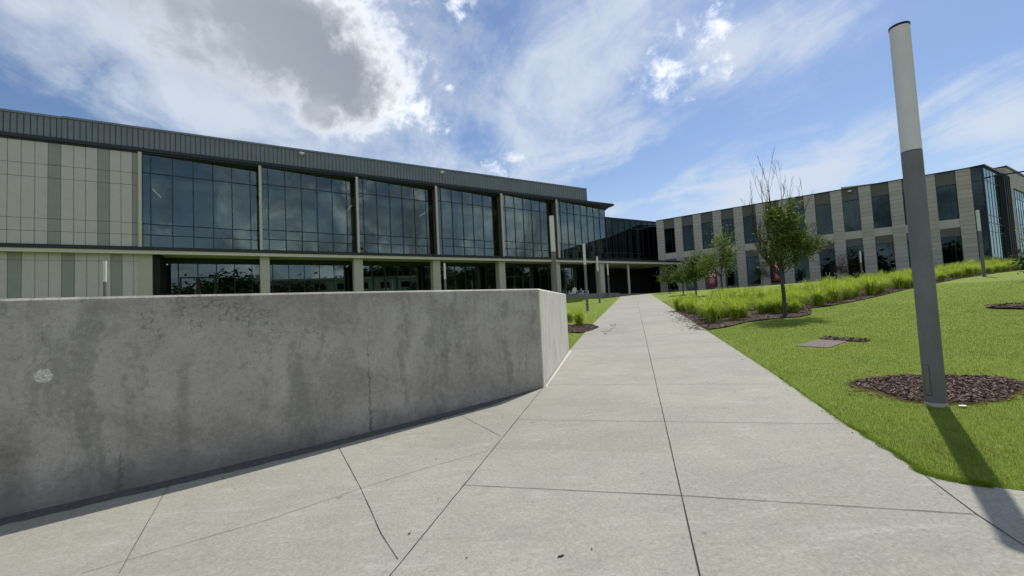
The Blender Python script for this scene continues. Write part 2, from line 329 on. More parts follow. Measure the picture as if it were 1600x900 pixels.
# ------------------------------------------------------------------ mesh helpers
class MB:
    def __init__(s): s.v=[]; s.f=[]; s.m=[]
    def add(s,vs,fs,mi=0):
        o=len(s.v); s.v+= [tuple(p) for p in vs]; s.f+=[tuple(i+o for i in f) for f in fs]; s.m+=[mi]*len(fs); return s
    def box(s,x0,x1,y0,y1,z0,z1,mi=0):
        return s.add([(x0,y0,z0),(x1,y0,z0),(x1,y1,z0),(x0,y1,z0),(x0,y0,z1),(x1,y0,z1),(x1,y1,z1),(x0,y1,z1)],
                     [(0,3,2,1),(4,5,6,7),(0,1,5,4),(1,2,6,5),(2,3,7,6),(3,0,4,7)],mi)
    def bar(s,a,b,w,d,mi=0):   # vertical-sided bar between two points in plan, z from a to b handled by prism()
        return s
    def prism(s,poly,z0,z1,mi=0):
        n=len(poly); vs=[(x,y,z0) for x,y in poly]+[(x,y,z1) for x,y in poly]
        fs=[tuple(reversed(range(n))),tuple(range(n,2*n))]+[(i,(i+1)%n,n+(i+1)%n,n+i) for i in range(n)]
        return s.add(vs,fs,mi)
    def pole(s,pts,rad,n=8,mi=0,cap=True):
        rings=[]; prev=None
        for i,p in enumerate(pts):
            p=Vector(p); d=(Vector(pts[min(i+1,len(pts)-1)])-Vector(pts[max(i-1,0)])).normalized()
            if prev is None: a=d.orthogonal().normalized()
            else: a=(prev-d*prev.dot(d)); a=a.normalized() if a.length>1e-6 else d.orthogonal().normalized()
            prev=a; b=d.cross(a)
            rings.append([p+(a*math.cos(2*math.pi*k/n)+b*math.sin(2*math.pi*k/n))*rad[i] for k in range(n)])
        o=[tuple(q) for r in rings for q in r]; fs=[]
        for i in range(len(pts)-1):
            for k in range(n): fs.append((i*n+k,i*n+(k+1)%n,(i+1)*n+(k+1)%n,(i+1)*n+k))
        if cap: fs.append(tuple(reversed(range(n)))); fs.append(tuple(range((len(pts)-1)*n,len(pts)*n)))
        return s.add(o,fs,mi)
    def build(s,name,mats,parent=None,smooth=False,loc=(0,0,0),rot=0,bevel=0):
        me=bpy.data.meshes.new(name); me.from_pydata(s.v,[],s.f); 
        if not isinstance(mats,(list,tuple)): mats=[mats]
        for q in mats: me.materials.append(q)
        if len(mats)>1: me.polygons.foreach_set('material_index',s.m)
        if smooth: me.polygons.foreach_set('use_smooth',[True]*len(s.f))
        me.update(); o=bpy.data.objects.new(name,me); COL.objects.link(o); o.location=loc; o.rotation_euler=(0,0,rot)
        if parent: o.parent=parent
        if bevel:
            b=o.modifiers.new('bevel','BEVEL'); b.width=bevel; b.segments=2; b.limit_method='ANGLE'
        return o
def tag(o,label=None,cat=None,group=None,kind=None):
    if label: o['label']=label
    if cat: o['category']=cat
    if group: o['group']=group
    if kind: o['kind']=kind
    return o
def empty(name,loc,rz=0):
    o=bpy.data.objects.new(name,None); COL.objects.link(o); o.location=loc; o.rotation_euler=(0,0,rz); o.empty_display_size=.3; return o
def copy_tree(o,parent=None):
    c=o.copy(); COL.objects.link(c); c.parent=parent
    for ch in [q for q in list(bpy.data.objects) if q.parent==o]: copy_tree(ch,c)
    return c
# ------------------------------------------------------------------ terrain
d1=ray(992,442); d2=ray(-1315,640); n_=np.cross(d1,d2); n_/=n_[2]
PA,PB=-n_[0],-n_[1]          # ground rises PA per metre east and PB per metre north
def unit(a): return np.array([math.sin(R(a)),math.cos(R(a))])
L2=unit(58.79); NL=np.array([L2[1],-L2[0]])
RD=unit(-51.60); NR=np.array([-.6211,-.7837]); NR=np.array([RD[1],-RD[0]])*-1
if NR[1]>0: NR=-NR
P0=np.array([21.86,62.66]); T0=np.array([24.74,60.37]); E0=np.array([47.96,41.96])
FL=2.80
def ss(a,b,x):
    t=np.clip((x-a)/(b-a),0,1); return t*t*(3-2*t)
def H(x,y):
    p=PA*x+PB*y
    p=np.where(p>3.2,3.2+1.2*np.tanh((p-3.2)/1.2),p); p=np.where(p<-.9,-.9+.6*np.tanh((p+.9)/.6),p)
    q=np.stack([x-P0[0],y-P0[1]],-1)
    sR=-(q@RD); dR=q@NR
    hr=2.62+.75*ss(8,33,sR)
    w=(1-ss(.5,11,np.abs(dR)))*(1-ss(33,45,sR))*ss(-14,-2,sR)
    p=p*(1-w)+hr*w
    q=np.stack([x-T0[0],y-T0[1]],-1); sL=q@L2; dL=q@NL
    w=(1-ss(.1,1.6,dL))*ss(-95,-75,sL)*(1-ss(-20,-16,sL))
    p=p*(1-w)+(FL-.06)*w
    return p
def h(x,y): return float(H(np.array([float(x)]),np.array([float(y)]))[0])
def g(px,py,it=12):
    d=ray(px,py); t=-EYE/(d[2]-PA*d[0]-PB*d[1]); 
    return np.array([d[0]*t,d[1]*t])
def grid(c,span,step,far):
    a=np.arange(-span,span+step/2,step); k=np.array([1.06**i for i in range(1,90)]); out=span+np.cumsum(k*step); out=out[out<far]; out=np.append(out,far)
    return np.concatenate([-out[::-1],a,out])+c
gx=grid(15,55,1.0,1500); gy=grid(25,50,1.0,1500)
X,Y=np.meshgrid(gx,gy); Z=H(X.ravel(),Y.ravel()).reshape(X.shape)
nx=len(gx); ny=len(gy)
mb=MB(); mb.v=list(zip(X.ravel().tolist(),Y.ravel().tolist(),Z.ravel().tolist()))
mb.f=[(j*nx+i,j*nx+i+1,(j+1)*nx+i+1,(j+1)*nx+i) for j in range(ny-1) for i in range(nx-1)]; mb.m=[0]*len(mb.f)
tag(mb.build('lawn',Mt['turf'],smooth=True),kind='structure')
def drape(name,poly,dz,material,res=.6,jit=0,smooth=True):
    bm=bmesh.new(); vs=[bm.verts.new((x,y,0)) for x,y in poly]; bm.faces.new(vs)
    bmesh.ops.triangulate(bm,faces=bm.faces[:])
    for _ in range(9):
        es=[e for e in bm.edges if e.calc_length()>res]
        if not es: break
        bmesh.ops.subdivide_edges(bm,edges=es,cuts=1); bmesh.ops.triangulate(bm,faces=bm.faces[:])
    for v in bm.verts: v.co.z=h(v.co.x,v.co.y)+dz+(random.uniform(-jit,jit) if jit else 0)
    bmesh.ops.recalc_face_normals(bm,faces=bm.faces[:])
    me=bpy.data.meshes.new(name); bm.to_mesh(me); bm.free(); me.materials.append(material)
    if me.polygons and me.polygons[0].normal.z<0: me.flip_normals()
    o=bpy.data.objects.new(name,me); COL.objects.link(o); return o
def pl(x,y): return PA*x+PB*y
# concrete path and forecourt: one flat sheet in the ground plane
redge=[g(*p) for p in ((1700,787),(1600,771),(1550,764),(1500,756),(1462,748),(1430,736),(1380,700),(1320,665),(1215,590),(1125,530),(1060,488))]
pdir=unit(16.2); pn=np.array([pdir[1],-pdir[0]])
cfar=g(1007,511); 
def along(y0): # centre line point at a given Y
    k=(y0-3.07)/pdir[1]; return np.array([1.13,3.07])+pdir*k
ctr=[np.array([1.13,3.07]),np.array([13.45,45.92])]
cdir=(ctr[1]-ctr[0]); cdir/=np.linalg.norm(cdir); cn_=np.array([cdir[1],-cdir[0]])
def cen(t): return ctr[0]+cdir*t
HW=1.72
right=redge[:9]+[cen(19.5)+cn_*HW,cen(30)+cn_*HW,cen(52.5)+cn_*HW]
left=[cen(52.5)-cn_*1.85,cen(30)-cn_*1.88,cen(12.8)-cn_*1.93,np.array([1.36,10.6])]
bk=[np.array([.3,7.3]),np.array([-9.6,.4]),np.array([-14,-3]),np.array([-12,-12]),np.array([9,-12]),np.array([9.5,1.0])]
poly=right+left+bk
mb=MB(); mb.add([(p[0],p[1],pl(*p)+.014) for p in poly],[tuple(range(len(poly)))])
o=mb.build('path',Mt['path']); tag(o,kind='structure')
bm=bmesh.new(); bm.from_mesh(o.data); bmesh.ops.triangulate(bm,faces=bm.faces[:]); bmesh.ops.recalc_face_normals(bm,faces=bm.faces[:]); bm.to_mesh(o.data); bm.free()
if o.data.polygons[0].normal.z<0: o.data.flip_normals()
# tooled joints
mb=MB(); jr=random.Random(5)
def joint(pts,wd,seg=.12,mi=0):
    P=[]
    for a,b in zip(pts,pts[1:]):
        n=max(1,int(np.linalg.norm(b-a)/seg))
        for k in range(n): P.append(a+(b-a)*k/n)
    P.append(pts[-1])
    vs=[]
    for i,p in enumerate(P):
        d=P[min(i+1,len(P)-1)]-P[max(i-1,0)]; d/=np.linalg.norm(d); nn=np.array([-d[1],d[0]]); ww=wd*jr.uniform(.75,1.3)/2; sh=jr.uniform(-.0012,.0012)
        for s_ in (-1,1): q=p+nn*(ww*s_+sh); vs.append((q[0],q[1],pl(*q)+.018))
    mb.add(vs,[(2*i,2*i+1,2*i+3,2*i+2) for i in range(len(P)-1)],mi)
def J(pp,wd=.008): joint([g(*p) for p in pp],wd)
j1=[g(725,761),g(808,658),g(849,607)]; joint([j1[0]+(j1[0]-j1[1])/np.linalg.norm(j1[0]-j1[1])*6]+j1,.006)
joint([cen(-6),cen(52)],.008,.3)
J([(725,761),(1065,778)],.005); J([(1065,778),(1527,808)],.005)
J([(1437,740),(1527,808),(1600,857),(1750,950)],.005)
J([(808,658),(1040,661),(1320,665)],.004); J([(853,603),(1027,602),(1215,602)],.004)
J([(128,900),(196,880),(424,814),(564,766),(640,742),(764,706)],.003)
J([(186,900),(270,750)],.004); J([(524,691),(564,766),(596,838),(622,878)],.004); J([(711,646),(783,684)],.004)
for t in [5.6,7.5,9.4,11.3,13.2]+[13.2+1.9*k for k in range(1,21)]:
    joint([cen(t)-cn_*(1.85 if t>12 else 1.9),cen(t)+cn_*1.7],.005,.5)
tag(mb.build('path_joints',Mt['joint']),kind='structure')
# ------------------------------------------------------------------ buildings: frame = x along facade, y into building, z above floor
def frame_obj(name,o2,dirv,z): return empty(name,(o2[0],o2[1],z),math.atan2(dirv[1],dirv[0]))
hall=frame_obj('lecture_hall',T0,L2,0)   # local z = world z
tag(hall,'long two storey building with charcoal ribbed metal band above six tall teal glass bays','building')
ZF=FL; Z1,Z2,ZE,ZB=6.97,7.25,14.05,15.82
FINS=[-59.4,-52.05,-44.62,-37.15,-29.75,-22.35]
END=-13.97
S0=-84.0
# upper panels
UP=[-66.11-.6*k for k in range(29,0,-1)]+[-65.84,-65.24,-64.63,-64.03,-63.43,-62.82,-62.24,-61.64,-61.03,-60.44,-59.84,-59.5]
UP=[-65.84-.602*k for k in range(30,0,-1)]+UP[29:]
tn=[0,0,1,2,0,0,1,2,0,0,1,2]
mb=MB(); zs=[7.25,8.11,8.94,11.64,12.51,14.3]; n=len(UP)
for i in range(n-1):
    k=(tn[(i-(n-1-11))%12]) if i>=n-1-11 else (2,0,0,1)[(i-(n-1-11)-2)%4]
    if i==n-2: k=2
    for a_,b_ in zip(zs,zs[1:]): mb.box(UP[i]+.012,UP[i+1]-.012,.06,.12,a_+.012,b_-.012,k)
mb.box(S0,-59.5,.12,.5,7.25,14.3,3)
mb.build('upper_panel_wall',[Mt['p1'],Mt['p2'],Mt['p3'],Mt['pb']],hall)
LP=[-65.91,-65.30,-64.70,-64.08,-63.47,-62.86,-62.26,-61.66,-61.05,-60.46,-59.86,-59.56]
LP=[-65.91-.605*k for k in range(29,0,-1)]+LP
tl=[2,0,0,0,2,0,0,0,2,0,0]
mb=MB(); n=len(LP)
for i in range(n-1):
    k=tl[(i-(n-1-11))%11] if i>=n-12 else (0,0,2,0)[i%4]
    for a_,b_ in ((2.2,6.24),(6.24,6.8)): mb.box(LP[i]+.012,LP[i+1]-.012,.40,.46,a_+.01,b_-.01,k)
mb.box(S0,-59.56,.46,.8,1.0,6.8,3)
mb.build('lower_panel_wall',[Mt['p1'],Mt['p2'],Mt['p3'],Mt['pb']],hall)
# ribbed metal band
mb=MB()
for (a_,b_,zt) in ((S0,-63.4,ZB-.04),(-63.38,-17.55,ZB+.02)):
    mb.box(a_,b_,.10,.9,ZE+.32,zt,1); x=a_
    while x<b_-.05:
        x2=min(x+.27,b_); mb.box(x,x2,0,.10,ZE+.32,zt-.09,0); mb.box(x2-.03,x2,-.04,0,ZE+.33,zt-.1,0); x+=.30
    mb.box(a_,b_,-.07,1.0,zt-.09,zt+.05,0)
mb.build('ribbed_parapet',[Mt['metal'],Mt['trim']],hall)
mb=MB(); mb.box(S0,END+.85,-.1,1.6,ZE+.06,ZE+.30); mb.box(S0,END+.6,0.0,24,ZE-.06,ZE+.06)
mb.add([(S0,.02,ZE-.06),(END+.3,.02,ZE-.06),(END+.3,1.4,ZE-.5),(S0,1.4,ZE-.5)],[(0,1,2,3)])
mb.build('roof_overhang',Mt['trim'],hall)
mb=MB(); mb.box(S0,-17.6,.9,24,ZE+.3,ZB-.35); mb.build('roof',Mt['trim'],hall)
# canopy / floor edge
mb=MB(); mb.box(S0,-.05,-.06,.3,Z1+.02,Z2-.01,0); mb.build('fascia',Mt['trim'],hall)
mb=MB(); mb.box(S0,-.4,0,.28,6.74,Z1+.02,0); mb.box(S0,-.7,.28,7.6,6.86,Z2-.02,0); mb.build('soffit',Mt['soffit'],hall)
# upper bays
def lerp(a,b,t): return a+(b-a)*t
bays=[(FINS[i],FINS[i+1]) for i in range(5)]+[(FINS[5],END)]
zl=[7.25,8.13,8.9,12.62,13.98]
for bi,(a_,b_) in enumerate(bays):
    x0=a_+.1; x1=b_-(.0 if bi==5 else .02); y0=.12; y1=.78
    if bi==5: y1=.85
    ms=[x0,x0+.45]; 
    while ms[-1]+1.22<x1-.3: ms.append(ms[-1]+1.22)
    ms.append(x1)
    if bi==5: ms=[x0]+[x0+.55+1.12*k for k in range(7)]+[x1]
    yy=lambda x:lerp(y0,y1,(x-x0)/(x1-x0))
    mb=MB()
    for x in ms: mb.box(x-.03,x+.03,yy(x)-.05,yy(x)+.07,zl[0],zl[-1])
    ang=math.atan2(y1-y0,x1-x0)
    for z in zl:
        d=.028
        mb.add([(x0,y0-.045,z-d),(x1,y1-.045,z-d),(x1,y1+.06,z-d),(x0,y0+.06,z-d),(x0,y0-.045,z+d),(x1,y1-.045,z+d),(x1,y1+.06,z+d),(x0,y0+.06,z+d)],[(0,3,2,1),(4,5,6,7),(0,1,5,4),(1,2,6,5),(2,3,7,6),(3,0,4,7)])
    fr=mb.build('upper_window',Mt['mull'],hall)
    mb=MB(); rr=random.Random(bi)
    for i in range(len(ms)-1):
        for za,zb in zip(zl,zl[1:]):
            e=[rr.uniform(-.004,.004) for _ in range(3)]
            mb.add([(ms[i]+.02,yy(ms[i])+e[0],za),(ms[i+1]-.02,yy(ms[i+1])+e[1],za),(ms[i+1]-.02,yy(ms[i+1])+e[1]+e[2],zb),(ms[i]+.02,yy(ms[i])+e[0]+e[2],zb)],[(0,1,2,3)])
    mb.build('pane',Mt['glass'],fr)
for i,s_ in enumerate(FINS):
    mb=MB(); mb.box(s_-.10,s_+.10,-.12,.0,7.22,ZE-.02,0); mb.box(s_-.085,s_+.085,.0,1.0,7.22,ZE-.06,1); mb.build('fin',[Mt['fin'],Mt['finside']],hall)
# end glass return of the hall
mb=MB(); 
for y in (.9,2.2,3.5,4.9): mb.box(END-.05,END+.05,y-.03,y+.03,Z2,13.98)
for z in zl: mb.box(END-.04,END+.04,.9,5.0,z-.03,z+.03)
fr=mb.build('end_window',Mt['mull'],hall); mb=MB(); mb.add([(END,.9,Z2),(END,5,Z2),(END,5,13.98),(END,.9,13.98)],[(0,1,2,3)]); mb.build('pane',Mt['glass'],fr)
# interior of the upper floor
mb=MB(); mb.box(-59.3,END-.3,1.3,14,7.2,7.3,0); mb.box(-59.3,END-.3,9.0,9.2,7.3,13.9,0); mb.box(-59.3,END-.3,2.2,9.0,12.1,12.25,1); mb.box(-59.3,END-.3,2.05,2.2,12.1,12.75,1)
mb.box(-59.4,-59.25,1.1,14,7.3,13.9,0)
for s_ in FINS[1:]+[-48.0,-33.0,-19.0]: mb.box(s_-.3,s_+.3,3.6,4.2,7.3,12.1,1)
for s_ in (-55,-40.5,-26): mb.box(s_-.06,s_+.06,4.5,9.0,7.3,12.1,0)
mb.build('interior',[Mt['inner'],Mt['innerlt']],hall)
def hpt(px,py,yy):   # point in the hall frame, yy metres behind the facade, on a sight line
    d=ray(px,py); o2=np.array([0.,0.]); t=((T0-NL*yy)@NL)/(d[:2]@NL); P=d*t; return (float((P[:2]-T0)@L2),yy,float(P[2]+EYE))
for (pa,pb) in (((237,294),(251,308)),((541,331),(551,319)),((655,338),(671,328)),((1,1),(1,1))):
    if pa==(1,1): continue
    A=hpt(*pa,2.6); B=hpt(*pb,2.6)
    mb=MB(); mb.pole([A,B],[.014,.014],6); mb.build('strip_light',Mt['lamp'],hall)
# ground floor glazing set back behind the columns
YG=3.0
cols=[(-59.56,-58.83),(-52.17,-51.5),(-45.0,-44.23),(-37.62,-36.86),(-30.2,-29.45),(-22.8,-22.0),(-15.8,-15.05)]
for a_,b_ in cols:
    mb=MB(); mb.box(a_,b_,.35,1.15,2.0,6.86); mb.build('column',Mt['col'],hall)
for i in range(6):
    a_=cols[i][1]+.15 if i==0 else cols[i][0]+.4; b_=cols[i+1][0]+.4 if i<5 else -15.2
    if i==0: a_=-58.45
    xs=[a_]
    k=-57.68 if i==0 else a_+.55
    while k<b_-.25: xs.append(k); k+=1.235
    xs.append(b_)
    mb=MB()
    for x in xs: mb.box(x-.03,x+.03,YG-.06,YG+.06,FL,6.5)
    mb.box(a_,b_,YG-.05,YG+.05,6.45,6.86); mb.box(a_,b_,YG-.05,YG+.05,FL-.4,FL+.12)
    fr=mb.build('lower_window',Mt['mull'],hall)
    mb=MB(); mb.add([(a_,YG,FL),(b_,YG,FL),(b_,YG,6.5),(a_,YG,6.5)],[(0,1,2,3)]); mb.build('pane',Mt['glass'],fr)
    if i in (0,2,4):
        dx=-57.6 if i==0 else xs[2]+.05
        for k in range(2):
            mb=MB(); x0=dx+k*1.19; x1=x0+1.15
            for q in ((x0,x0+.1,FL,5.35),(x1-.1,x1,FL,5.35)): mb.box(q[0],q[1],YG-.12,YG-.07,q[2],q[3])
            mb.box(x0+.1,x1-.1,YG-.12,YG-.07,5.25,5.35); mb.box(x0+.1,x1-.1,YG-.12,YG-.07,FL,FL+.25)
            dr=mb.build('door',Mt['trim'],hall)
            mb=MB(); hx=x1-.16 if k==0 else x0+.13; mb.pole([(hx,YG-.17,FL+.8),(hx,YG-.17,FL+1.4)],[.015,.015],6); mb.build('handle',Mt['p1'],dr)
mb=MB(); mb.box(-58.83,-58.45,.6,YG+.2,2.0,6.86); mb.build('return_wall',Mt['dark'],hall)
mb=MB(); mb.box(-59,-14,9,9.2,1.5,6.86,0); mb.box(-59,-14,YG+.1,9,FL-.1,FL-.02,0); mb.box(-59,-14,YG+.1,9,6.87,6.9,0)
mb.box(-15.2,-15.0,1.2,9,1.5,6.86,0)
for s_ in (-55,-48,-41,-34,-27,-20): mb.box(s_,s_+.2,5,9,FL,6.8,0)
mb.build('lobby_interior',Mt['dark'],hall)
for (pa,pb) in (((243,403.6),(262,414)),((541,417),(552,409)),((663,414),(671,410))):
    mb=MB(); Q=[]
    for p in (pa,pb):
        d=ray(*p); t=(6.82-EYE)/d[2]; v=d[:2]*t-T0; Q.append((float(v@L2),float(-(v@NL)),6.82))
    mb.pole(Q,[.025,.025],6); mb.build('strip_light',Mt['lamp'],hall)
mb=MB(); mb.box(S0,END,24,24.3,0,ZB-.4); mb.box(S0-.3,S0,.2,24.3,0,ZB-.4); mb.box(END-.3,END,5.1,24,0,13.9); mb.build('rear_wall',Mt['p1'],hall)
for s_ in (-48.99,-36.5):
    mb=MB(); mb.box(s_-.16,s_+.16,-.42,-.05,15.38,15.5,0); mb.box(s_-.03,s_+.03,-.2,-.0,15.3,15.4,0); mb.build('floodlight',Mt['white'],hall)
# slender round canopy column
mb=MB(); mb.pole([(-10.6,.6,1.9),(-10.6,.6,6.86)],[.15,.15],20,0,False); mb.build('round_column',Mt['col'],hall,smooth=True)
# glass link
link=frame_obj('glass_link',T0,L2,0); tag(link,'low dark glass link joining the two buildings above the shaded entrance','building')
YL=5.0; ms=[END+.1]+[-9.78+1.225*k for k in range(0,10)]; ms=[-13.8,-12.2,-11.0]+ms[1:]
mb=MB()
for x in ms: mb.box(x-.035,x+.035,YL-.07,YL+.06,Z2,13.72)
for z in (7.3,8.13,8.9,12.62,13.72): mb.box(-13.9,1.8,YL-.055,YL+.05,z-.03,z+.03)
fr=mb.build('upper_window',Mt['mull'],link)
mb=MB(); mb.add([(-13.9,YL,7.2),(1.9,YL,7.2),(1.9,YL,13.75),(-13.9,YL,13.75)],[(0,1,2,3)]); mb.build('pane',Mt['glassd'],fr)
mb=MB(); mb.box(-13.9,2.0,YL-.12,YL+10,13.75,13.98); mb.build('roof',Mt['trim'],link)
mb=MB(); mb.box(-13.9,2.0,YL+5,YL+5.2,FL,13.7,0); mb.box(-13.9,2,YL+.1,YL+5,7.0,7.2,0); mb.box(1.9,2.1,YL,YL+5,FL,13.7,0)
mb.build('interior',Mt['dark'],link)
mb=MB(); mb.box(-13.9,1.2,YL+2.0,YL+2.3,FL-.5,6.86); mb.build('entrance_wall',Mt['dark'],link)
for k in range(2):
    mb=MB(); x0=-5.2+k*1.3
    for q in ((x0,x0+.1),(x0+1.1,x0+1.2)): mb.box(q[0],q[1],YL+1.9,YL+1.97,FL,5.4)
    mb.box(x0+.1,x0+1.1,YL+1.9,YL+1.97,5.3,5.4); mb.build('door',Mt['mull'],link)
# ---------------- R building
RX=-RD
wing=frame_obj('classroom_wing',P0,RX,0); tag(wing,'two storey stone clad building with tall dark windows between grey piers and glazed corner','building')
per=2.6; ZT=13.62
mb=MB()
for k in range(13):
    a_=.14+per*k; 
    if k==12: a_=31.33
    mb=MB(); mb.box(a_,a_+1.06,0,.5,1.5,ZT-.02); mb.build('pier',Mt['stone'],wing)
for k in range(12):
    a_=.14+per*k+1.06; b_=.14+per*(k+1) if k<11 else 31.33
    mb=MB(); mb.box(a_,b_,.10,.5,12.25,ZT-.03); mb.build('spandrel',Mt['spd'],wing)
    mb=MB(); mb.box(a_,b_,.10,.5,6.85,7.72); mb.build('spandrel',Mt['spd'],wing)
    mb=MB(); mb.box(a_,b_,.06,.5,7.722,8.6); mb.build('spandrel',Mt['spl'],wing)
    mb=MB(); mb.box(a_,b_,.10,.5,1.5,3.25); mb.build('plinth',Mt['base'],wing)
    for (z0,z1) in ((8.6,12.25),(3.25,6.85)):
        mb=MB(); f=.06
        mb.box(a_,a_+f,.12,.26,z0,z1); mb.box(b_-f,b_,.12,.26,z0,z1); mb.box(a_+f,b_-f,.12,.26,z0,z0+f); mb.box(a_+f,b_-f,.12,.26,z1-f,z1)
        mx_=lerp(a_,b_,.68); mb.box(mx_-.02,mx_+.02,.14,.24,z0+f,z1-f)
        fr=mb.build('window',Mt['mull'],wing)
        e=random.Random(k*7+int(z0)).uniform(-.006,.006)
        mb=MB(); mb.add([(a_+f,.2-e,z0+f),(b_-f,.2+e,z0+f),(b_-f,.2+e,z1-f),(a_+f,.2-e,z1-f)],[(0,1,2,3)]); mb.build('pane',Mt['glassd'],fr)
        rr=random.Random(k*31+int(z0*3))
        if rr.random()<.5:
            mb=MB(); zb=z0+f+(rr.choice((0,0,.5,1.4))); x0=rr.choice((a_+f,mx_)); x1=b_-f if x0>a_+.3 else rr.choice((mx_,b_-f))
            n=max(4,int((x1-x0)/.09))
            for q in range(n): mb.box(x0+(x1-x0)*q/n,x0+(x1-x0)*(q+.8)/n,.34,.35+.02*(q%2),zb,z1-f)
            mb.build('blind',Mt['blind'],fr)
mb=MB(); mb.box(.14,33.32,-.05,.6,ZT-.02,ZT+.07); mb.box(.14,.3,.5,12,ZT-.1,ZT+.05); mb.build('roof_coping',Mt['trim'],wing)
mb=MB(); mb.box(.14,31.6,.52,14,ZT-.6,ZT-.2); mb.box(.14,.5,.5,14,1.5,ZT-.2); mb.box(.5,31.6,2.6,2.8,1.5,13); mb.box(.5,31.6,.52,2.6,7.4,7.6)
for k in range(13): mb.box(.3+per*k,.7+per*k,.52,2.6,1.5,13)
mb.box(.14,31.6,14,14.3,1.5,ZT-.2); mb.build('inner_wall',Mt['dark'],wing)
mb=MB(); mb.box(22.6,22.92,-.36,.06,13.18,13.30); mb.build('floodlight',Mt['white'],wing)
# glazed corner
mb=MB(); xa,xb=32.39,33.32
for x in (xa+.03,xb-.04): mb.box(x-.04,x+.04,.06,.2,1.5,ZT-.03)
for z in (8.5,12.2): mb.box(xa,xb,.08,.18,z-.03,z+.03)
fr=mb.build('corner_window',Mt['mull'],wing); mb=MB(); mb.add([(xa,.13,1.6),(xb,.13,1.6),(xb,.13,ZT-.04),(xa,.13,ZT-.04)],[(0,1,2,3)]); mb.build('pane',Mt['glassd'],fr)
# end facade of the wing, running away along the hall's direction
wend=frame_obj('glazed_end_bay',E0,L2,0); tag(wend,'tall bright glass end bay with dark mullions round the corner of the stone wing','building')
mb=MB(); xs=[.05+1.25*k for k in range(5)]+[6.1]
xs=[.05,1.2,2.4,3.6,4.8,6.0]
for x in xs: mb.box(x-.03,x+.03,.025,.14,1.8,ZT-.02)
for z in (7.0,7.9,8.65,12.2,ZT-.08): mb.box(0,6.0,.03,.13,z-.03,z+.03)
fr=mb.build('window',Mt['mull'],wend); mb=MB(); mb.add([(.02,.05,1.8),(6,.05,1.8),(6,.05,ZT-.05),(.02,.05,ZT-.05)],[(0,1,2,3)]); mb.build('pane',Mt['glass'],fr)
mb=MB(); mb.box(6,9.45,.05,.3,1.8,ZT); mb.build('metal_panel',Mt['spd'],wend)
for k in range(4):
    mb=MB(); x=6.3+k*.85; mb.box(x,x+.12,-.3,.05,1.8,ZT-.05); mb.build('fin',Mt['trim'],wend)
mb=MB(); mb.box(-.1,9.5,-.12,8,ZT-.01,ZT+.14); mb.build('roof',Mt['trim'],wend)
mb=MB(); mb.box(1.6,9.4,2.5,2.7,1.8,13.4); mb.box(.6,9.4,.5,2.5,7.3,7.5); mb.build('inner_wall',Mt['dark'],wend)
# rear wing beyond
w2=E0+L2*9.45; rear=frame_obj('rear_wing',w2,L2,0); tag(rear,'taller grey wing behind the glazed corner, at the right edge','building')
mb=MB(); mb.box(0,2.6,-.02,.5,1.8,14.7); mb.box(2.6,30,0,.5,12.7,14.7); mb.box(2.6,30,0,.5,1.8,3.6)
mb.add([(0,-.02,1.8),(-9.6,12,1.8),(-9.6,12,14.7),(0,-.02,14.7)],[(3,2,1,0)]); mb.build('wall',Mt['stone'],rear)
mb=MB(); mb.box(-.1,30,-.12,12,14.7,14.9); mb.build('roof',Mt['trim'],rear)
mb=MB()
for k in range(12): x=2.7+k*1.2; mb.box(x-.04,x+.04,.09,.2,3.6,12.7)
for z in (6.9,8.6,11.6): mb.box(2.6,16,.10,.18,z-.03,z+.03)
fr=mb.build('window',Mt['mull'],rear); mb=MB(); mb.add([(2.6,.12,3.6),(16,.12,3.6),(16,.12,12.7),(2.6,.12,12.7)],[(0,1,2,3)]); mb.build('pane',Mt['glass'],fr)
mb=MB(); mb.box(3,30,3,3.2,1.8,12.7); mb.box(16,30,0,.4,3.6,12.7); mb.build('inner_wall',Mt['dark'],rear)
mb=MB(); mb.prism([(-6.2,-.03),(-5.3,-2.48),(-5.0,-2.48),(-5.9,-.03)],12.90,13.0); mb.build('sunshade',Mt['trim'],rear)
# low pale building across the campus, seen only mirrored in the lower windows
fb=empty('campus_building',(68,-44,h(68,-44)),R(50)); tag(fb,'low white building mirrored in the lower windows','building')
mb=MB(); mb.box(-34,34,-8,8,-2,13.4); mb.build('wall',Mt['far'],fb)
mb=MB(); mb.box(-35,35,-9,9,13.4,14.1); mb.build('roof',Mt['far'],fb)
for k in range(9):
    mb=MB(); mb.box(-31+k*7,-28+k*7,8.0,8.1,10.2,12.2); mb.build('window',Mt['dark'],fb)
# terrace and seat wall
a_=np.array([*(ray(885,459.5)/660*48)[:2]]); b_=np.array([*(ray(968.3,457.5)/660*53)[:2]]); dv=(b_-a_)/np.linalg.norm(b_-a_); nv=np.array([-dv[1],dv[0]])
a2=a_-dv*14
mb=MB(); n=int(np.linalg.norm(b_-a2)/1.9); 
for k in range(n):
    p=a2+(b_-a2)*k/n; q=a2+(b_-a2)*(k+1)/n-dv*.02; zt=2.93
    mb.prism([tuple(p),tuple(q),tuple(q+nv*.45),tuple(p+nv*.45)],1.6,zt)
sw=mb.build('seat_wall',Mt['bench'],bevel=.012); tag(sw,'low grey concrete seat wall between lawn and shaded terrace','wall')
mb=MB(); t1=T0+L2*(-40)+NL*3.2; t2=T0+L2*(-.5)-NL*8
pl_=[a2+nv*.4,b_+nv*.4,T0+L2*(-9)-NL*.2,T0+L2*(1)-NL*.4,T0+L2*1-NL*8,T0+L2*(-30)-NL*8,T0+L2*(-30)+NL*1.0]
mb.prism([tuple(p) for p in pl_],1.5,FL); tag(mb.build('terrace',Mt['terr']),kind='structure')
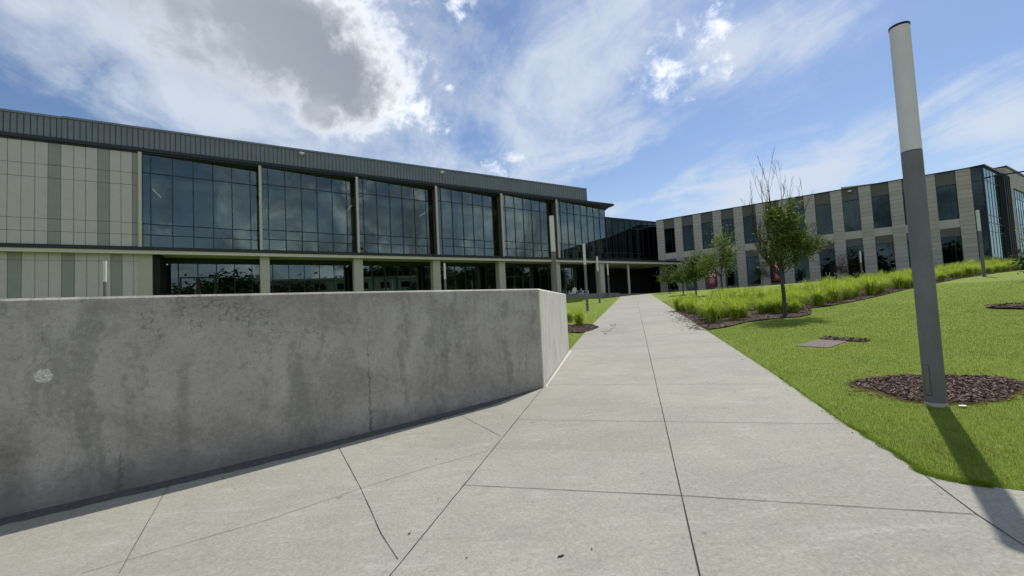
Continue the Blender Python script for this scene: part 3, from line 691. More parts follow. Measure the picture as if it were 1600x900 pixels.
# ------------------------------------------------------------------ concrete wall in the foreground
wt=1.86
back=[(1.33,10.5),(.2,10.75),(-1.4,10.0),(-3.4,8.7),(-6.0,7.0),(-9.0,5.0),(-12.0,2.9)]
mb=MB(); loopo=WALL+back
c0=WALL[-1]; 
arc=[0]
for p,q in zip(loopo,loopo[1:]+loopo[:1]): arc.append(arc[-1]+math.hypot(q[0]-p[0],q[1]-p[1]))
bm=bmesh.new(); uvl=bm.loops.layers.uv.new('UVMap')
n=len(loopo); ch=.022
ctrd=np.mean(np.array(loopo),0)
def inset(pts,d):
    out=[]; m=len(pts)
    for i in range(m):
        p=np.array(pts[i]); a1=np.array(pts[i-1]); b1=np.array(pts[(i+1)%m])
        e1=(p-a1)/np.linalg.norm(p-a1); e2=(b1-p)/np.linalg.norm(b1-p)
        n1=np.array([-e1[1],e1[0]]); n2=np.array([-e2[1],e2[0]]); nn=n1+n2; nn/=np.linalg.norm(nn); out.append(tuple(p+nn*d/max(.35,nn.dot(n1))))
    return out
inn=inset(loopo,ch); inn2=inset(loopo,.36)
SUB=14
def band(P,Q,z0,z1,us,sub=1):
    for i in range(n):
        j=(i+1)%n
        p0,p1,q0,q1=P[i],P[j],Q[i],Q[j]
        for k in range(sub):
            t0,t1_=k/sub,(k+1)/sub
            c=[(lerp(p0[0],p1[0],t0),lerp(p0[1],p1[1],t0),z0),(lerp(p0[0],p1[0],t1_),lerp(p0[1],p1[1],t1_),z0),(lerp(q0[0],q1[0],t1_),lerp(q0[1],q1[1],t1_),z1),(lerp(q0[0],q1[0],t0),lerp(q0[1],q1[1],t0),z1)]
            f=bm.faces.new([bm.verts.new(v) for v in c])
            for lp,(uu,vv) in zip(f.loops,((arc[i]+(arc[i+1]-arc[i])*t0,z0),(arc[i]+(arc[i+1]-arc[i])*t1_,z0),(arc[i]+(arc[i+1]-arc[i])*t1_,z1),(arc[i]+(arc[i+1]-arc[i])*t0,z1))): lp[uvl].uv=(uu,vv)
band(loopo,loopo,-1.2,wt-ch,arc); band(loopo,inn,wt-ch,wt,arc); band(inn,inn2,wt,wt+.001,arc); band(inn2,inn2,wt+.001,1.2,arc)
bmesh.ops.remove_doubles(bm,verts=bm.verts[:],dist=1e-5)
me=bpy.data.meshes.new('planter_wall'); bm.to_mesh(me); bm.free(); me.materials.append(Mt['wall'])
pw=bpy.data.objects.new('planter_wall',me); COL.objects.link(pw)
tag(pw,'long curved grey cast concrete wall, stained and cracked, filling the left foreground','wall')
mb=MB(); mb.add([(p[0],p[1],1.62) for p in inn2],[tuple(range(n))]); 
soil=mb.build('planter_soil',Mt['mulch']); tag(soil,kind='stuff'); soil['category']='mulch'; soil['label']='dark soil filling the concrete planter'
# thin mortar skirt at the lit end of the wall
mb=MB(); p=np.array([.45,6.80]); q=np.array([1.35,10.5]); d=(q-p)/np.linalg.norm(q-p); nn=np.array([d[1],-d[0]])
mb.add([(p[0],p[1],pl(*p)+.03),(q[0],q[1],pl(*q)+.035),(q[0]+nn[0]*.05,q[1]+nn[1]*.05,pl(*q)+.016),(p[0]+nn[0]*.02,p[1]+nn[1]*.02,pl(*p)+.016)],[(3,2,1,0)])
mb.build('mortar_skirt',Mt['spl'],pw)
# dark strip at the wall foot: cast shadow put into the colour, with dirt
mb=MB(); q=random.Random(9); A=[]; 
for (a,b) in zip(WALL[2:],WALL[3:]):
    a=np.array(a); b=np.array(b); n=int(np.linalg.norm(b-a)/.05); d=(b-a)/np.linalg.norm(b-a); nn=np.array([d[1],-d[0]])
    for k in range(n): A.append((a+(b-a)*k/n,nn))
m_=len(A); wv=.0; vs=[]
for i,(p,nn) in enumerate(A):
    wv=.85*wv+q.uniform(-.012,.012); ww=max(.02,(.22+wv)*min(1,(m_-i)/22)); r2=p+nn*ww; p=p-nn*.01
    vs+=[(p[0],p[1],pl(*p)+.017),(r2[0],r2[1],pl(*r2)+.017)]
mb.add(vs,[(2*i,2*i+1,2*i+3,2*i+2) for i in range(m_-1)]); tag(mb.build('path_shade_strip',Mt['strip']),kind='structure')
# ------------------------------------------------------------------ lamp posts (origin at the top)
def make_post():
    o=empty('lamp_post',(0,0,0))
    N=40
    def cyl(z0,z1,r,name,m_,par,seg=N):
        mb=MB(); mb.pole([(0,0,z0),(0,0,z1)],[r,r],seg,0,False); q=mb.build(name,m_,par,smooth=True)
        return q
    cyl(-4.9,-1.40,.087,'shaft',Mt['post'],o)
    cyl(-1.40,-1.392,.0845,'joint_ring',Mt['black'],o)
    cyl(-1.392,-.015,.0865,'diffuser',Mt['diffuser'],o)
    mb=MB(); mb.pole([(0,0,-.015),(0,0,.008)],[.0905,.0905],N,0,True); c=mb.build('cap',Mt['black'],o)
    mb=MB(); mb.pole([(-.02,-.03,.006),(-.02,-.03,.028)],[.014,.011],10); mb.build('cap_knob',Mt['black'],c)
    return o
LAB=['tall grey lamp post with off-white top standing in a mulch ring in the right foreground',
 'grey lamp post with white top rising just behind the concrete wall near its lit corner',
 'lamp post on the left lawn nearest the path, its whole shaft visible on grass',
 'lamp post on the left lawn, second from the path edge and shorter looking',
 'slimmest lamp post in front of the low seat wall by the entrance',
 'white topped lamp post in front of the beige panel wall at far left',
 'white topped lamp post against the dark lower windows, partly hidden by the wall',
 'white topped lamp post in front of a lower window of the stone building',
 'white topped lamp post in front of the glazed corner at the right']
def atZ(px,py,Zz): d=ray(px,py)/F*Zz; return (float(d[0]),float(d[1]),float(d[2]+EYE))
PS=[(4.385,4.498,4.43,1),(*atZ(861.5,337,16.2),1),(*atZ(912,380,27.3),1),(*atZ(932.7,400.3,38.5),1),(*atZ(949,412,51.5),1),(*atZ(164,407,26.0),.95),(*atZ(694.3,411,36.0),1),(*atZ(1343.5,392,45.5),.88),(*atZ(1527,328,27.8),1)]
pp=make_post()
for i,(x,y,z,s_) in enumerate(PS):
    o=pp if i==0 else copy_tree(pp)
    o.location=(x,y,z); o.scale=(1,1,s_); o.rotation_euler.z=i*.7
    tag(o,LAB[i],'lamp post','lamp posts along the path and lawns')
# service hatch of the near post: the near one alone shows it
pp.rotation_euler.z=0
mb=MB(); az0=math.atan2(-4.498,-4.385); a0=az0-.95; a1=az0-.35
r_=.0885; Nn=6; z0,z1=-3.99,-3.68
for zz0,zz1,aa0,aa1 in ((z0,z1,a0,a1),):
    vs=[];fs=[]
    for k in range(Nn+1):
        a=aa0+(aa1-aa0)*k/Nn; vs+= [(r_*math.cos(a),r_*math.sin(a),zz0),(r_*math.cos(a),r_*math.sin(a),zz1)]
    fs=[(2*k,2*k+2,2*k+3,2*k+1) for k in range(Nn)]; mb.add(vs,fs,0)
hd=mb.build('service_hatch',Mt['post'],pp,smooth=True)
mb=MB(); r2=.0882; e=.07
for (zz0,zz1,aa0,aa1) in ((z0-.006,z0,a0-.05,a1+.05),(z1,z1+.004,a0-.05,a1+.05),(z0,z1,a1,a1+.05),(z0,z1,a0-.05,a0)):
    vs=[]
    for k in range(Nn+1):
        a=aa0+(aa1-aa0)*k/Nn; vs+= [(r2*math.cos(a),r2*math.sin(a),zz0),(r2*math.cos(a),r2*math.sin(a),zz1)]
    mb.add(vs,[(2*k,2*k+2,2*k+3,2*k+1) for k in range(Nn)],0)
mb.build('hatch_gap',Mt['black'],hd)
mb=MB(); mb.pole([(0,0,-4.13),(0,0,-4.07)],[.096,.088],32); mb.build('grout_collar',Mt['spl'],pp)
# ------------------------------------------------------------------ beds
def chips(poly_test,bbox,count,rr,size=(.03,.09),dz=.03):
    mb=MB(); k=0; tries=0
    while k<count and tries<count*30:
        tries+=1; x=rr.uniform(bbox[0],bbox[1]); y=rr.uniform(bbox[2],bbox[3])
        if not poly_test(x,y): continue
        L_=rr.uniform(*size); w_=L_*rr.uniform(.18,.45); a=rr.uniform(0,6.28); ti=rr.uniform(-.5,.5); z=h(x,y)+dz+rr.uniform(-.005,.02)
        ca,sa=math.cos(a),math.sin(a); dzv=math.sin(ti)*L_/2; t_=.006
        c=[]
        for (u,v,ww) in ((-1,-1,0),(1,-1,0),(1,1,0),(-1,1,0),(-1,-1,1),(1,-1,1),(1,1,1),(-1,1,1)):
            c.append((x+ca*u*L_/2-sa*v*w_/2,y+sa*u*L_/2+ca*v*w_/2,z+dzv*u+ww*t_))
        mb.add(c,[(4,5,6,7),(0,1,5,4),(1,2,6,5),(2,3,7,6),(3,0,4,7)]); k+=1
    return mb
def inpoly(poly):
    P=[tuple(p) for p in poly]
    def f(x,y):
        r=False; j=len(P)-1
        for i in range(len(P)):
            xi,yi=P[i]; xj,yj=P[j]
            if (yi>y)!=(yj>y) and x<(xj-xi)*(y-yi)/(yj-yi)+xi: r=not r
            j=i
        return r
    return f
def bed(name,poly,nch,size,label,seed,dz=.03):
    sheet=drape(name,[tuple(p) for p in poly],dz,Mt['mulch'],.5,.006)
    P=np.array([tuple(p) for p in poly]); f=inpoly(poly); bb=(P[:,0].min(),P[:,0].max(),P[:,1].min(),P[:,1].max())
    mb=chips(f,bb,nch,random.Random(seed),size,dz); c=mb.build('wood_chips',Mt['chip'],sheet)
    tag(sheet,label,'mulch',kind='stuff'); c['kind']='stuff'
    return f,bb
rr=random.Random(3)
def stray(cx,cy,rx,ry,n,seed):
    q=random.Random(seed); out=[]
    for _ in range(n):
        a=q.uniform(0,6.283); k=1+abs(q.gauss(0,.10)); out.append((cx+rx*k*math.cos(a),cy+ry*k*math.sin(a)))
    return out
def wob(cx,cy,rx,ry,rot,n=28,am=.07,sd=1):
    q=random.Random(sd); out=[]
    for k in range(n):
        a=2*math.pi*k/n; r=1+am*math.sin(3*a+sd)+q.uniform(-am,am)*.6
        x=rx*r*math.cos(a); y=ry*r*math.sin(a); out.append((cx+x*math.cos(rot)-y*math.sin(rot),cy+x*math.sin(rot)+y*math.cos(rot)))
    return out
ring=wob(4.98,5.08,.80,.60,R(10),44,.10,2)
bed('mulch_ring',ring,3200,(.015,.055),'round patch of brown wood mulch around the near lamp post',11,.014)
mb=MB(); q=random.Random(17)
for (x,y) in stray(4.98,5.08,.80,.60,260,5):
    L_=q.uniform(.015,.05); w_=L_*.35; an=q.uniform(0,3.14); ca,sa=math.cos(an),math.sin(an); z=h(x,y)+.016
    mb.add([(x+ca*u*L_/2-sa*v*w_/2,y+sa*u*L_/2+ca*v*w_/2,z+ww*.006) for (u,v,ww) in ((-1,-1,0),(1,-1,0),(1,1,0),(-1,1,0),(-1,-1,1),(1,-1,1),(1,1,1),(-1,1,1))],[(4,5,6,7),(0,1,5,4),(1,2,6,5),(2,3,7,6),(3,0,4,7)])
tag(mb.build('stray_chips',Mt['chip']),'stray wood chips scattered in the grass round the near mulch patch','wood chips',kind='stuff')
lowp=[g(*p) for p in ((1056,487),(1075,498),(1092,508),(1108,516),(1140,511),(1166,504),(1200,500),(1228,497),(1250,496),(1266,492),(1268,487),(1262,483),(1300,478),(1350,468.5),(1425,450.5),(1500,435.5),(1560,426.5),(1600,422))]
upp=[g(*p) for p in ((1560,418),(1480,428),(1400,440),(1320,455),(1260,464),(1200,469),(1150,473),(1100,478),(1062,485))]
bedpoly=lowp+upp; binside,bbb=bed('mulch_bed',bedpoly,15000,(.03,.11),'long mulch bed under the ornamental grasses right of the path',12,.035)
lb=[g(*p) for p in ((884,510),(905,507),(926,508),(936,512),(925,517),(908,521),(888,520))]
bed('mulch_patch',lb,900,(.03,.09),'small mulch patch between wall end and left edge of the path',13,.03)
for i,(px,py,r,lab) in enumerate(((1068,462,1.2,'mulch mound under the second tree from the entrance'),(1089,464.5,1.1,'mulch mound under the third tree from the entrance'),(1610,479,.9,'mulch patch at the right edge of the lawn'))):
    p=g(px,py); bed('mulch_mound',wob(p[0],p[1],r,r*.8,0,20,.06,i),300,(.05,.12),lab,20+i,.05)
# scattered chips washed onto the path beside both beds
def spill(pts,count,spread,seed,nm,lab):
    q=random.Random(seed); mb=MB()
    for _ in range(count):
        a=q.random()*(len(pts)-1); i=int(a); t=a-i; p=pts[i]*(1-t)+pts[min(i+1,len(pts)-1)]*t
        x=p[0]-abs(q.gauss(0,spread)); y=p[1]+q.uniform(-.2,.2); L_=q.uniform(.02,.07); w_=L_*.35; an=q.uniform(0,3.14); ca,sa=math.cos(an),math.sin(an); z=pl(x,y)+.02
        mb.add([(x+ca*u*L_/2-sa*v*w_/2,y+sa*u*L_/2+ca*v*w_/2,z+ww*.006) for (u,v,ww) in ((-1,-1,0),(1,-1,0),(1,1,0),(-1,1,0),(-1,-1,1),(1,-1,1),(1,1,1),(-1,1,1))],[(4,5,6,7),(0,1,5,4),(1,2,6,5),(2,3,7,6),(3,0,4,7)])
    o=mb.build(nm,Mt['chip']); tag(o,lab,'wood chips',kind='stuff')
spill([lowp[0],lowp[1],lowp[2],lowp[3]],420,.28,4,'spilled_mulch','wood chips spilled from the grass bed onto the path edge')
q=[g(948,508),g(930,524)]; spill([p+np.array([.45,0]) for p in q],45,.16,5,'spilled_mulch','wood chips spilled onto the left path edge near the wall')
# ------------------------------------------------------------------ ornamental grasses
def clump_mesh(seed,n,hh,rad,plumes):
    q=random.Random(seed); mb=MB()
    for i in range(n):
        a=q.uniform(0,6.283); r0=abs(q.gauss(0,.07)); lean=abs(q.gauss(.30,.22)); L_=hh*q.uniform(.6,1.12); az=a+q.gauss(0,.5); w_=q.uniform(.008,.015)
        x,y=r0*math.cos(a),r0*math.sin(a); pts=[]; th=lean*.35; px,pz=0,0; N=4
        for k in range(N+1):
            pts.append((x+px*math.cos(az),y+px*math.sin(az),pz)); px+=math.sin(th)*L_/N; pz+=math.cos(th)*L_/N; th+=lean*(.75+.35*k)*1.05
        ca,sa=-math.sin(az),math.cos(az); vs=[]
        for k,p in enumerate(pts):
            ww=w_*(1-.8*k/N)*(1 if k else .7)
            vs+= [(p[0]-ca*ww,p[1]-sa*ww,p[2]),(p[0]+ca*ww,p[1]+sa*ww,p[2])]
        mb.add(vs,[(2*k,2*k+1,2*k+3,2*k+2) for k in range(N)],0)
    for i in range(plumes):
        az=q.uniform(0,6.283); ln=q.uniform(.05,.4); L_=hh*q.uniform(1.0,1.25); tx=math.sin(ln)*L_; tz=math.cos(ln)*L_
        s0=(0,0,.1); s1=(tx*.45*math.cos(az),tx*.45*math.sin(az),tz*.55); s2=(tx*.8*math.cos(az),tx*.8*math.sin(az),tz*.88); s3=(tx*1.05*math.cos(az),tx*1.05*math.sin(az),tz*1.0)
        mb.pole([s0,s1,s2],[.0025,.0022,.002],3,0,False); mb.pole([s2,tuple(lerp(u,v,.5) for u,v in zip(s2,s3)),s3],[.004,.016,.004],5,1)
    me=mb.build('grass_clump',[Mt['reed'],Mt['plume']]); return me
protos=[clump_mesh(100+i,430,.70+.06*(i%3),.3,(0,1,3,2,5,0,2)[i]) for i in range(7)]
used=[False]*7
def put_clump(x,y,s_,lab,grp,vi,rot=None):
    p=protos[vi]; o=p if not used[vi] else p.copy()
    if used[vi]: COL.objects.link(o)
    used[vi]=True; o.location=(x,y,h(x,y)+.03); o.scale=(s_,s_,s_*rr.uniform(.92,1.08)); o.rotation_euler=(0,0,rr.uniform(0,6.28)); o.pop('label',None) if 'label' in o else None
    tag(o,lab,'ornamental grass',grp,'thing')
placed=[]
tries=0
Pmin=np.array([tuple(p) for p in bedpoly]); 
low_np=np.array([tuple(p) for p in lowp])
def dlow(x,y): 
    best=9
    for a,b in zip(low_np,low_np[1:]):
        ab=b-a; t=max(0,min(1,((x-a[0])*ab[0]+(y-a[1])*ab[1])/(ab@ab))); best=min(best,math.hypot(x-a[0]-ab[0]*t,y-a[1]-ab[1]*t))
    return best
while tries<9000 and len(placed)<288:
    tries+=1; x=rr.uniform(bbb[0],bbb[1]); y=rr.uniform(bbb[2],bbb[3])
    if not binside(x,y): continue
    dd=math.hypot(x,y); sep=.41 if dd<20 else .78
    if dlow(x,y)<(.42 if dd<22 else .35): continue
    if math.hypot(x-9.01,y-14.2)<1.05: continue
    if any((x-a)**2+(y-b)**2<sep*sep for a,b in placed): continue
    placed.append((x,y))
for i,(x,y) in enumerate(placed):
    put_clump(x,y,rr.uniform(.75,1.15) if math.hypot(x,y)<22 else rr.uniform(.9,1.25),'yellow green fountain grass clump massed in the long bed right of the path','fountain grasses in the long bed',i%7)
for k,(px,py,s_,lab) in enumerate(((905,509,1.0,'lone arching green grass clump beside the end of the concrete wall'),(891,503,.8,'small grass clump half hidden behind the end of the concrete wall'),(1067,487,.62,'small dark grass tuft at the path end of the long mulch bed'))):
    p=g(px,py); put_clump(p[0],p[1],s_,lab,None,k)
# ------------------------------------------------------------------ trees
def leaf_cloud(mb,pts,q,size,per,spread,mi=0):
    for p in pts:
        for _ in range(per):
            c=Vector(p)+Vector((q.gauss(0,spread),q.gauss(0,spread),q.gauss(0,spread*.9))); s_=size*q.uniform(.6,1.25)
            a=Vector((q.uniform(-1,1),q.uniform(-1,1),q.uniform(-.7,.5))).normalized(); b=a.cross(Vector((q.uniform(-1,1),q.uniform(-1,1),q.uniform(-1,1)))).normalized()*.5; n2=a.cross(b)
            f=n2*.18*s_
            mb.add([c-a*s_*.5,c+b*s_*.42+f,c+a*s_*.62,c-b*s_*.42+f],[(0,1,2),(0,2,3)],mi)
def tree(name,loc,H_,trunk_h,trunk_r,cr,q,leafm,size,per,label,grp=None,lean=(0,0),levels=3,bare=False,cat='tree',crown_shape=None,wood='bark',density=1.0):
    root=empty(name,loc); tag(root,label,cat,grp)
    mb=MB(); tw=MB(); tips=[]
    top=Vector((lean[0],lean[1],trunk_h))
    mb.pole([(0,0,-.15),(lean[0]*.1,lean[1]*.1,.06),(lean[0]*.5,lean[1]*.5,trunk_h*.5),tuple(top)],[trunk_r*1.5,trunk_r*1.08,trunk_r*.95,trunk_r*.85],10)
    def branch(p,d,L_,r,lv,bar):
        n=4; pts=[tuple(p)]; rad=[r]; c=Vector(p); dd=Vector(d)
        for k in range(n):
            dd=(dd+Vector((q.gauss(0,.13),q.gauss(0,.13),q.uniform(0,.14)))).normalized(); c=c+dd*L_/n; pts.append(tuple(c)); rad.append(max(.004 if not bar else .0035,r*(1-.65*(k+1)/n)))
            if lv>0 and k>0:
                for _ in range(2 if lv>1 else 2):
                    a=q.uniform(0,6.28); o=dd.orthogonal().normalized(); o=(o*math.cos(a)+dd.cross(o)*math.sin(a)); nd=(dd*(.75 if not bar else 1.5)+o*.75+Vector((0,0,.15))).normalized()
                    branch(c,nd,L_*q.uniform(.45,.65),rad[-1]*.7,lv-1,bar)
            if lv<=1 and not bar: tips.append(tuple(c))
        (tw if bar else mb).pole(pts,rad,6 if r>.02 else 4,0,False)
        if not bar: tips.append(tuple(c))
    nb=7 if crown_shape is None else 9
    for k in range(nb):
        a=6.283*k/nb+q.uniform(-.4,.4); el=q.uniform(.35,1.1); z=trunk_h*q.uniform(.86,1.0) if k<nb-2 else trunk_h
        if k>=nb-2: el=1.3
        d=(math.cos(a)*math.cos(el),math.sin(a)*math.cos(el),math.sin(el))
        branch(Vector((lean[0]*z/trunk_h,lean[1]*z/trunk_h,z)),d,(H_-trunk_h)*q.uniform(.5,.68)*(cr if abs(el)<1.2 else 1),trunk_r*.45,2,False)
    if bare:
        for k,(a,el,L_) in enumerate(bare):
            d=(math.cos(a)*math.cos(el),math.sin(a)*math.cos(el),math.sin(el)); branch(Vector((0,0,trunk_h*.95)),d,L_,.022,2,True)
    mb.build('trunk',Mt[wood],root,smooth=True)
    if bare: tw.build('bare_branches',Mt['twig'],root)
    if crown_shape: tips=[t for t in tips if crown_shape(t)]
    lf=MB(); leaf_cloud(lf,tips,q,size,per,size*1.5); lf.build('crown',leafm,root)
    return root
# main tree: leafy lower crown to the right, bare whips above and to the left
mt=np.array([9.01,14.07]); ex=Vector((math.cos(R(-24)),math.sin(R(-24)),0))   # picture-right direction at the tree
q=random.Random(8)
root=empty('street_tree',(mt[0],mt[1],h(*mt)))
tag(root,'half dead young tree with bare upper whips and leafy lower crown in the grass bed','tree')
trm=MB(); trm.pole([(0,0,-.1),(0,0,.05),(.01,0,.7),(-.02,0,1.45),(0,0,2.2),(.02,.02,3.1)],[.085,.068,.058,.052,.038,.018],12); 
tips=[]
def br(mbx,p,d,L_,r,lv,tipl,grav=.12,wig=.12,n=5,dens=2,spr=.75):
    pts=[tuple(p)]; rad=[r]; c=Vector(p); dd=Vector(d).normalized()
    for k in range(n):
        dd=(dd+Vector((q.gauss(0,wig),q.gauss(0,wig),grav))).normalized(); c=c+dd*L_/n; pts.append(tuple(c)); rad.append(max(.0035,r*(1-.7*(k+1)/n)))
        if lv>0 and k>0 and (spr>.5 or k!=3):
            for _ in range(dens):
                a=q.uniform(0,6.28); o=dd.orthogonal().normalized(); o=o*math.cos(a)+dd.cross(o)*math.sin(a)
                br(mbx,c,dd*.9+o*spr,L_*q.uniform(.35,.55)*(1 if spr>.5 else .7),rad[-1]*.65,lv-1,tipl,grav,wig,4,dens,spr)
        if tipl is not None and lv<=1: tipl.append(tuple(c))
    mbx.pole(pts,rad,6 if r>.015 else 4,0,False)
ey=Vector((-ex.y,ex.x,0))
for k in range(26):
    z=q.uniform(1.25,3.0); a=q.uniform(0,6.28); d=ex*(math.cos(a)*.9+.25)+ey*math.sin(a)*.8+Vector((0,0,q.uniform(.3,.9)))
    br(trm,(0,0,z),d,q.uniform(.55,1.0)*(1.15 if z<2.2 else .85),.016,2,tips)
for k in range(5):
    br(trm,(0,0,q.uniform(1.7,2.3)),ex+Vector((0,0,.25))+ey*q.uniform(-.4,.4),1.05,.016,2,tips,.03)
dead=MB()
for (dx,dy,L_,zz) in ((-.75,.1,3.2,1.3),(-.55,.25,3.4,1.35),(-1.0,-.2,2.9,1.3),(-.3,-.25,3.9,1.4),(-.16,.2,4.0,1.5),(-.05,-.1,3.9,1.6),(.10,.1,3.7,1.7),(.42,.2,3.4,1.5),(.6,-.1,3.3,1.45),(-.7,-.25,2.9,1.3)):
    br(dead,(0,0,zz),ex*dx*.98+ey*dy*.5+Vector((0,0,.75)),L_*.76,.019,2,None,.24,.04,9,1,.42)
trm.build('trunk',Mt['bark'],root,smooth=True); dead.build('bare_branches',Mt['twig'],root)
def okm(t):
    a=Vector(t).dot(ex); z=t[2]; return z>1.15 and z<4.0 and a>-.3-.1*z and a<.12+.20*min(z,2.6)+(.5 if 2.0<z<2.5 else 0) and (z<3.1 or abs(a-.15)<.5) and not(a<-.3 and q.random()<.5) and q.random()<.5
tips=[t for t in tips if okm(t)]
lf=MB(); leaf_cloud(lf,tips,q,.11,2,.11); lf.build('crown',Mt['leafl'],root)
mb=MB(); mb.pole([(.03,-.07,1.95),(.05,-.09,2.2)],[.012,.03],6); mb.build('tree_tag',Mt['white'],root)
TR=[((1129,464),4.4,1.6,.075,.75,'leafl',.17,'round leafy young tree just left of the half bare tree'),
    ((1088,463),3.4,1.5,.065,.55,'leaf',.19,'third young tree from the entrance, darker crown, above a mulch mound'),
    ((1068,461),3.0,1.25,.055,.55,'leaf',.17,'second young tree from the entrance, small yellowish crown'),
    ((1047,458),3.1,1.3,.055,.6,'leaf',.19,'sparse small tree nearest the entrance, tied to a leaning stake')]
for i,(px,H_,th,tr_,cr,lm,sz,lab) in enumerate(TR):
    p=g(*px); tree('street_tree',(p[0],p[1],h(*p)),H_,th,tr_,cr,random.Random(40+i),Mt[lm],sz,2 if i!=3 else 1,lab,'young trees along the path')
p=g(1047,458)
mb=MB(); mb.pole([(0,0,-.1),(-.6,0,2.0)],[.045,.04],6); o=mb.build('tree_stake',Mt['stake'],loc=(p[0]+1.1,p[1]-.4,h(*p))); tag(o,'pale leaning wooden stake beside the tree nearest the entrance','stake')
p=g(1089,464); mb=MB(); mb.pole([(0,0,-.1),(-.35,0,.6)],[.03,.03],6); o=mb.build('guy_stake',Mt['white'],loc=(p[0]+1.3,p[1]-1.2,h(*p))); tag(o,'short white leaning tube at the foot of the darker crowned tree','stake')
def wallpt(px,off):  # point in front of the stone facade on the sight line of a column
    d=ray(px,440)[:2]; t=((P0+NR*off)@NR)/(d@NR); return d*t
for (px,off,H_,th,cr,lm,lab,nm) in ((1192,3.0,3.6,1.3,.6,'leafd','small dark sapling against the stone pier between two lower windows','sapling'),
    (1322,3.0,3.4,.5,.6,'leafr','small reddish purple shrub in front of a lower window','shrub')):
    p=wallpt(px,off); tree(nm,(p[0],p[1],h(*p)-.3),H_,th,.035,cr,random.Random(int(px)),Mt[lm],.13,1,lab,cat=nm)
p=atZ(1640,380,24); tree('street_tree',(p[0]+.45,p[1],h(p[0],p[1])),4.0,1.7,.06,.6,random.Random(77),Mt['leafl'],.13,3,'leafy young tree mostly outside the right edge, one branch showing')
p=atZ(1632,380,20); tree('shrub',(p[0]+.2,p[1],h(p[0],p[1])),2.2,.4,.05,.6,random.Random(78),Mt['leafd'],.16,4,'dark round evergreen shrub at the right edge before the rear wing',cat='shrub')
# big trees across the campus, mirrored in the glass
TB=[]
for i,(az,dist,hh) in enumerate(((100,90,11),(112,70,9),(119,80,13),(133,115,17),(147,110,11),(155,75,11),(162,88,14),(172,70,10),(185,80,12),(200,90,13),(216,80,12),(92,100,12),(105,75,11),(117,88,13),(127,116,21),(139,118,15),(150,70,10),(145,115,14),(97,85,12),(160,95,14),(167,84,12),(108,105,14))):
    x=dist*math.sin(R(az))+8; y=dist*math.cos(R(az))+12
    if i<3: o=tree('campus_tree',(x,y,h(x,y)),hh,2.2,.28,.8,random.Random(200+i),Mt['leafd'],1.3,9,''); TB.append(o)
    else: o=copy_tree(TB[i%3])
    o.location=(x,y,h(x,y)-.2); s_=hh/(11,9,13)[i%3]; o.scale=(s_,s_,s_); o.rotation_euler.z=i
    tag(o,'tall dark tree across the campus, mirrored in the glass bays','tree','trees mirrored in the glass')
# ------------------------------------------------------------------ banners
def banner(px,base,text,lab,size,mir=False):
    x,y=base; root=empty('feather_banner',(x,y,h(x,y)),math.atan2(-x,y)*1.0); tag(root,lab,'banner','crimson feather banners by the stone building')
    mb=MB(); mb.pole([(-.48*size,0,0),(-.47*size,0,2.2*size),(-.36*size,0,3.0*size),(-.1*size,0,3.35*size)],[.02,.018,.014,.01],8); mb.box(-.9*size,.0,-.05,.05,0,.04); mb.build('pole',Mt['black'],root)
    out=[(-.46,.55),(.42,.5),(.5,1.6),(.46,2.6),(.25,3.1),(-.1,3.33),(-.34,3.0),(-.45,2.2)]
    mb=MB(); n=len(out); vs=[(a*size,0+.03*math.sin(b*3),b*size) for a,b in out]+[(a*size,.012+.03*math.sin(b*3),b*size) for a,b in out]
    mb.add(vs,[tuple(range(n)),tuple(reversed(range(n,2*n)))]+[(i,n+i,n+(i+1)%n,(i+1)%n) for i in range(n)]); fl=mb.build('flag',Mt['red'],root)
    cu=bpy.data.curves.new('text','FONT'); cu.body=text; cu.size=.98*size; cu.extrude=.004; cu.offset=.012
    to=bpy.data.objects.new('tmp',cu); COL.objects.link(to); dg=bpy.context.evaluated_depsgraph_get(); me=bpy.data.meshes.new_from_object(to.evaluated_get(dg)); bpy.data.objects.remove(to)
    me.materials.clear(); me.materials.append(Mt['letter']); lt=bpy.data.objects.new('lettering',me); COL.objects.link(lt); lt.parent=fl
    lt.rotation_euler=(R(90),R(-90),0); lt.location=(.42*size,-.045,1.62*size)
    mb=MB(); q=random.Random(3)
    for k,(w0,w1) in enumerate(((-.12,.22),(-.3,.36),(-.22,.28),(-.36,.36),(-.3,.2))):
        z=(1.42-.15*k)*size; x0=w0*size
        while x0<w1*size: x1=min(w1*size,x0+q.uniform(.05,.12)); mb.box(x0,x1,-.04,-.034,z,z+.055*size*(1 if k<4 else .5)); x0=x1+.02
    mb.build('small_print',Mt['letter'],fl)
    return root
bp_=wallpt(1112.5,5.5); banner(1112,bp_,'SC','crimson feather banner lettered SC between the young trees',.98)
bp_=wallpt(1217,5.0); b2=banner(1217,bp_,'SC','crimson and white banner half hidden behind the half bare tree trunk',.95)
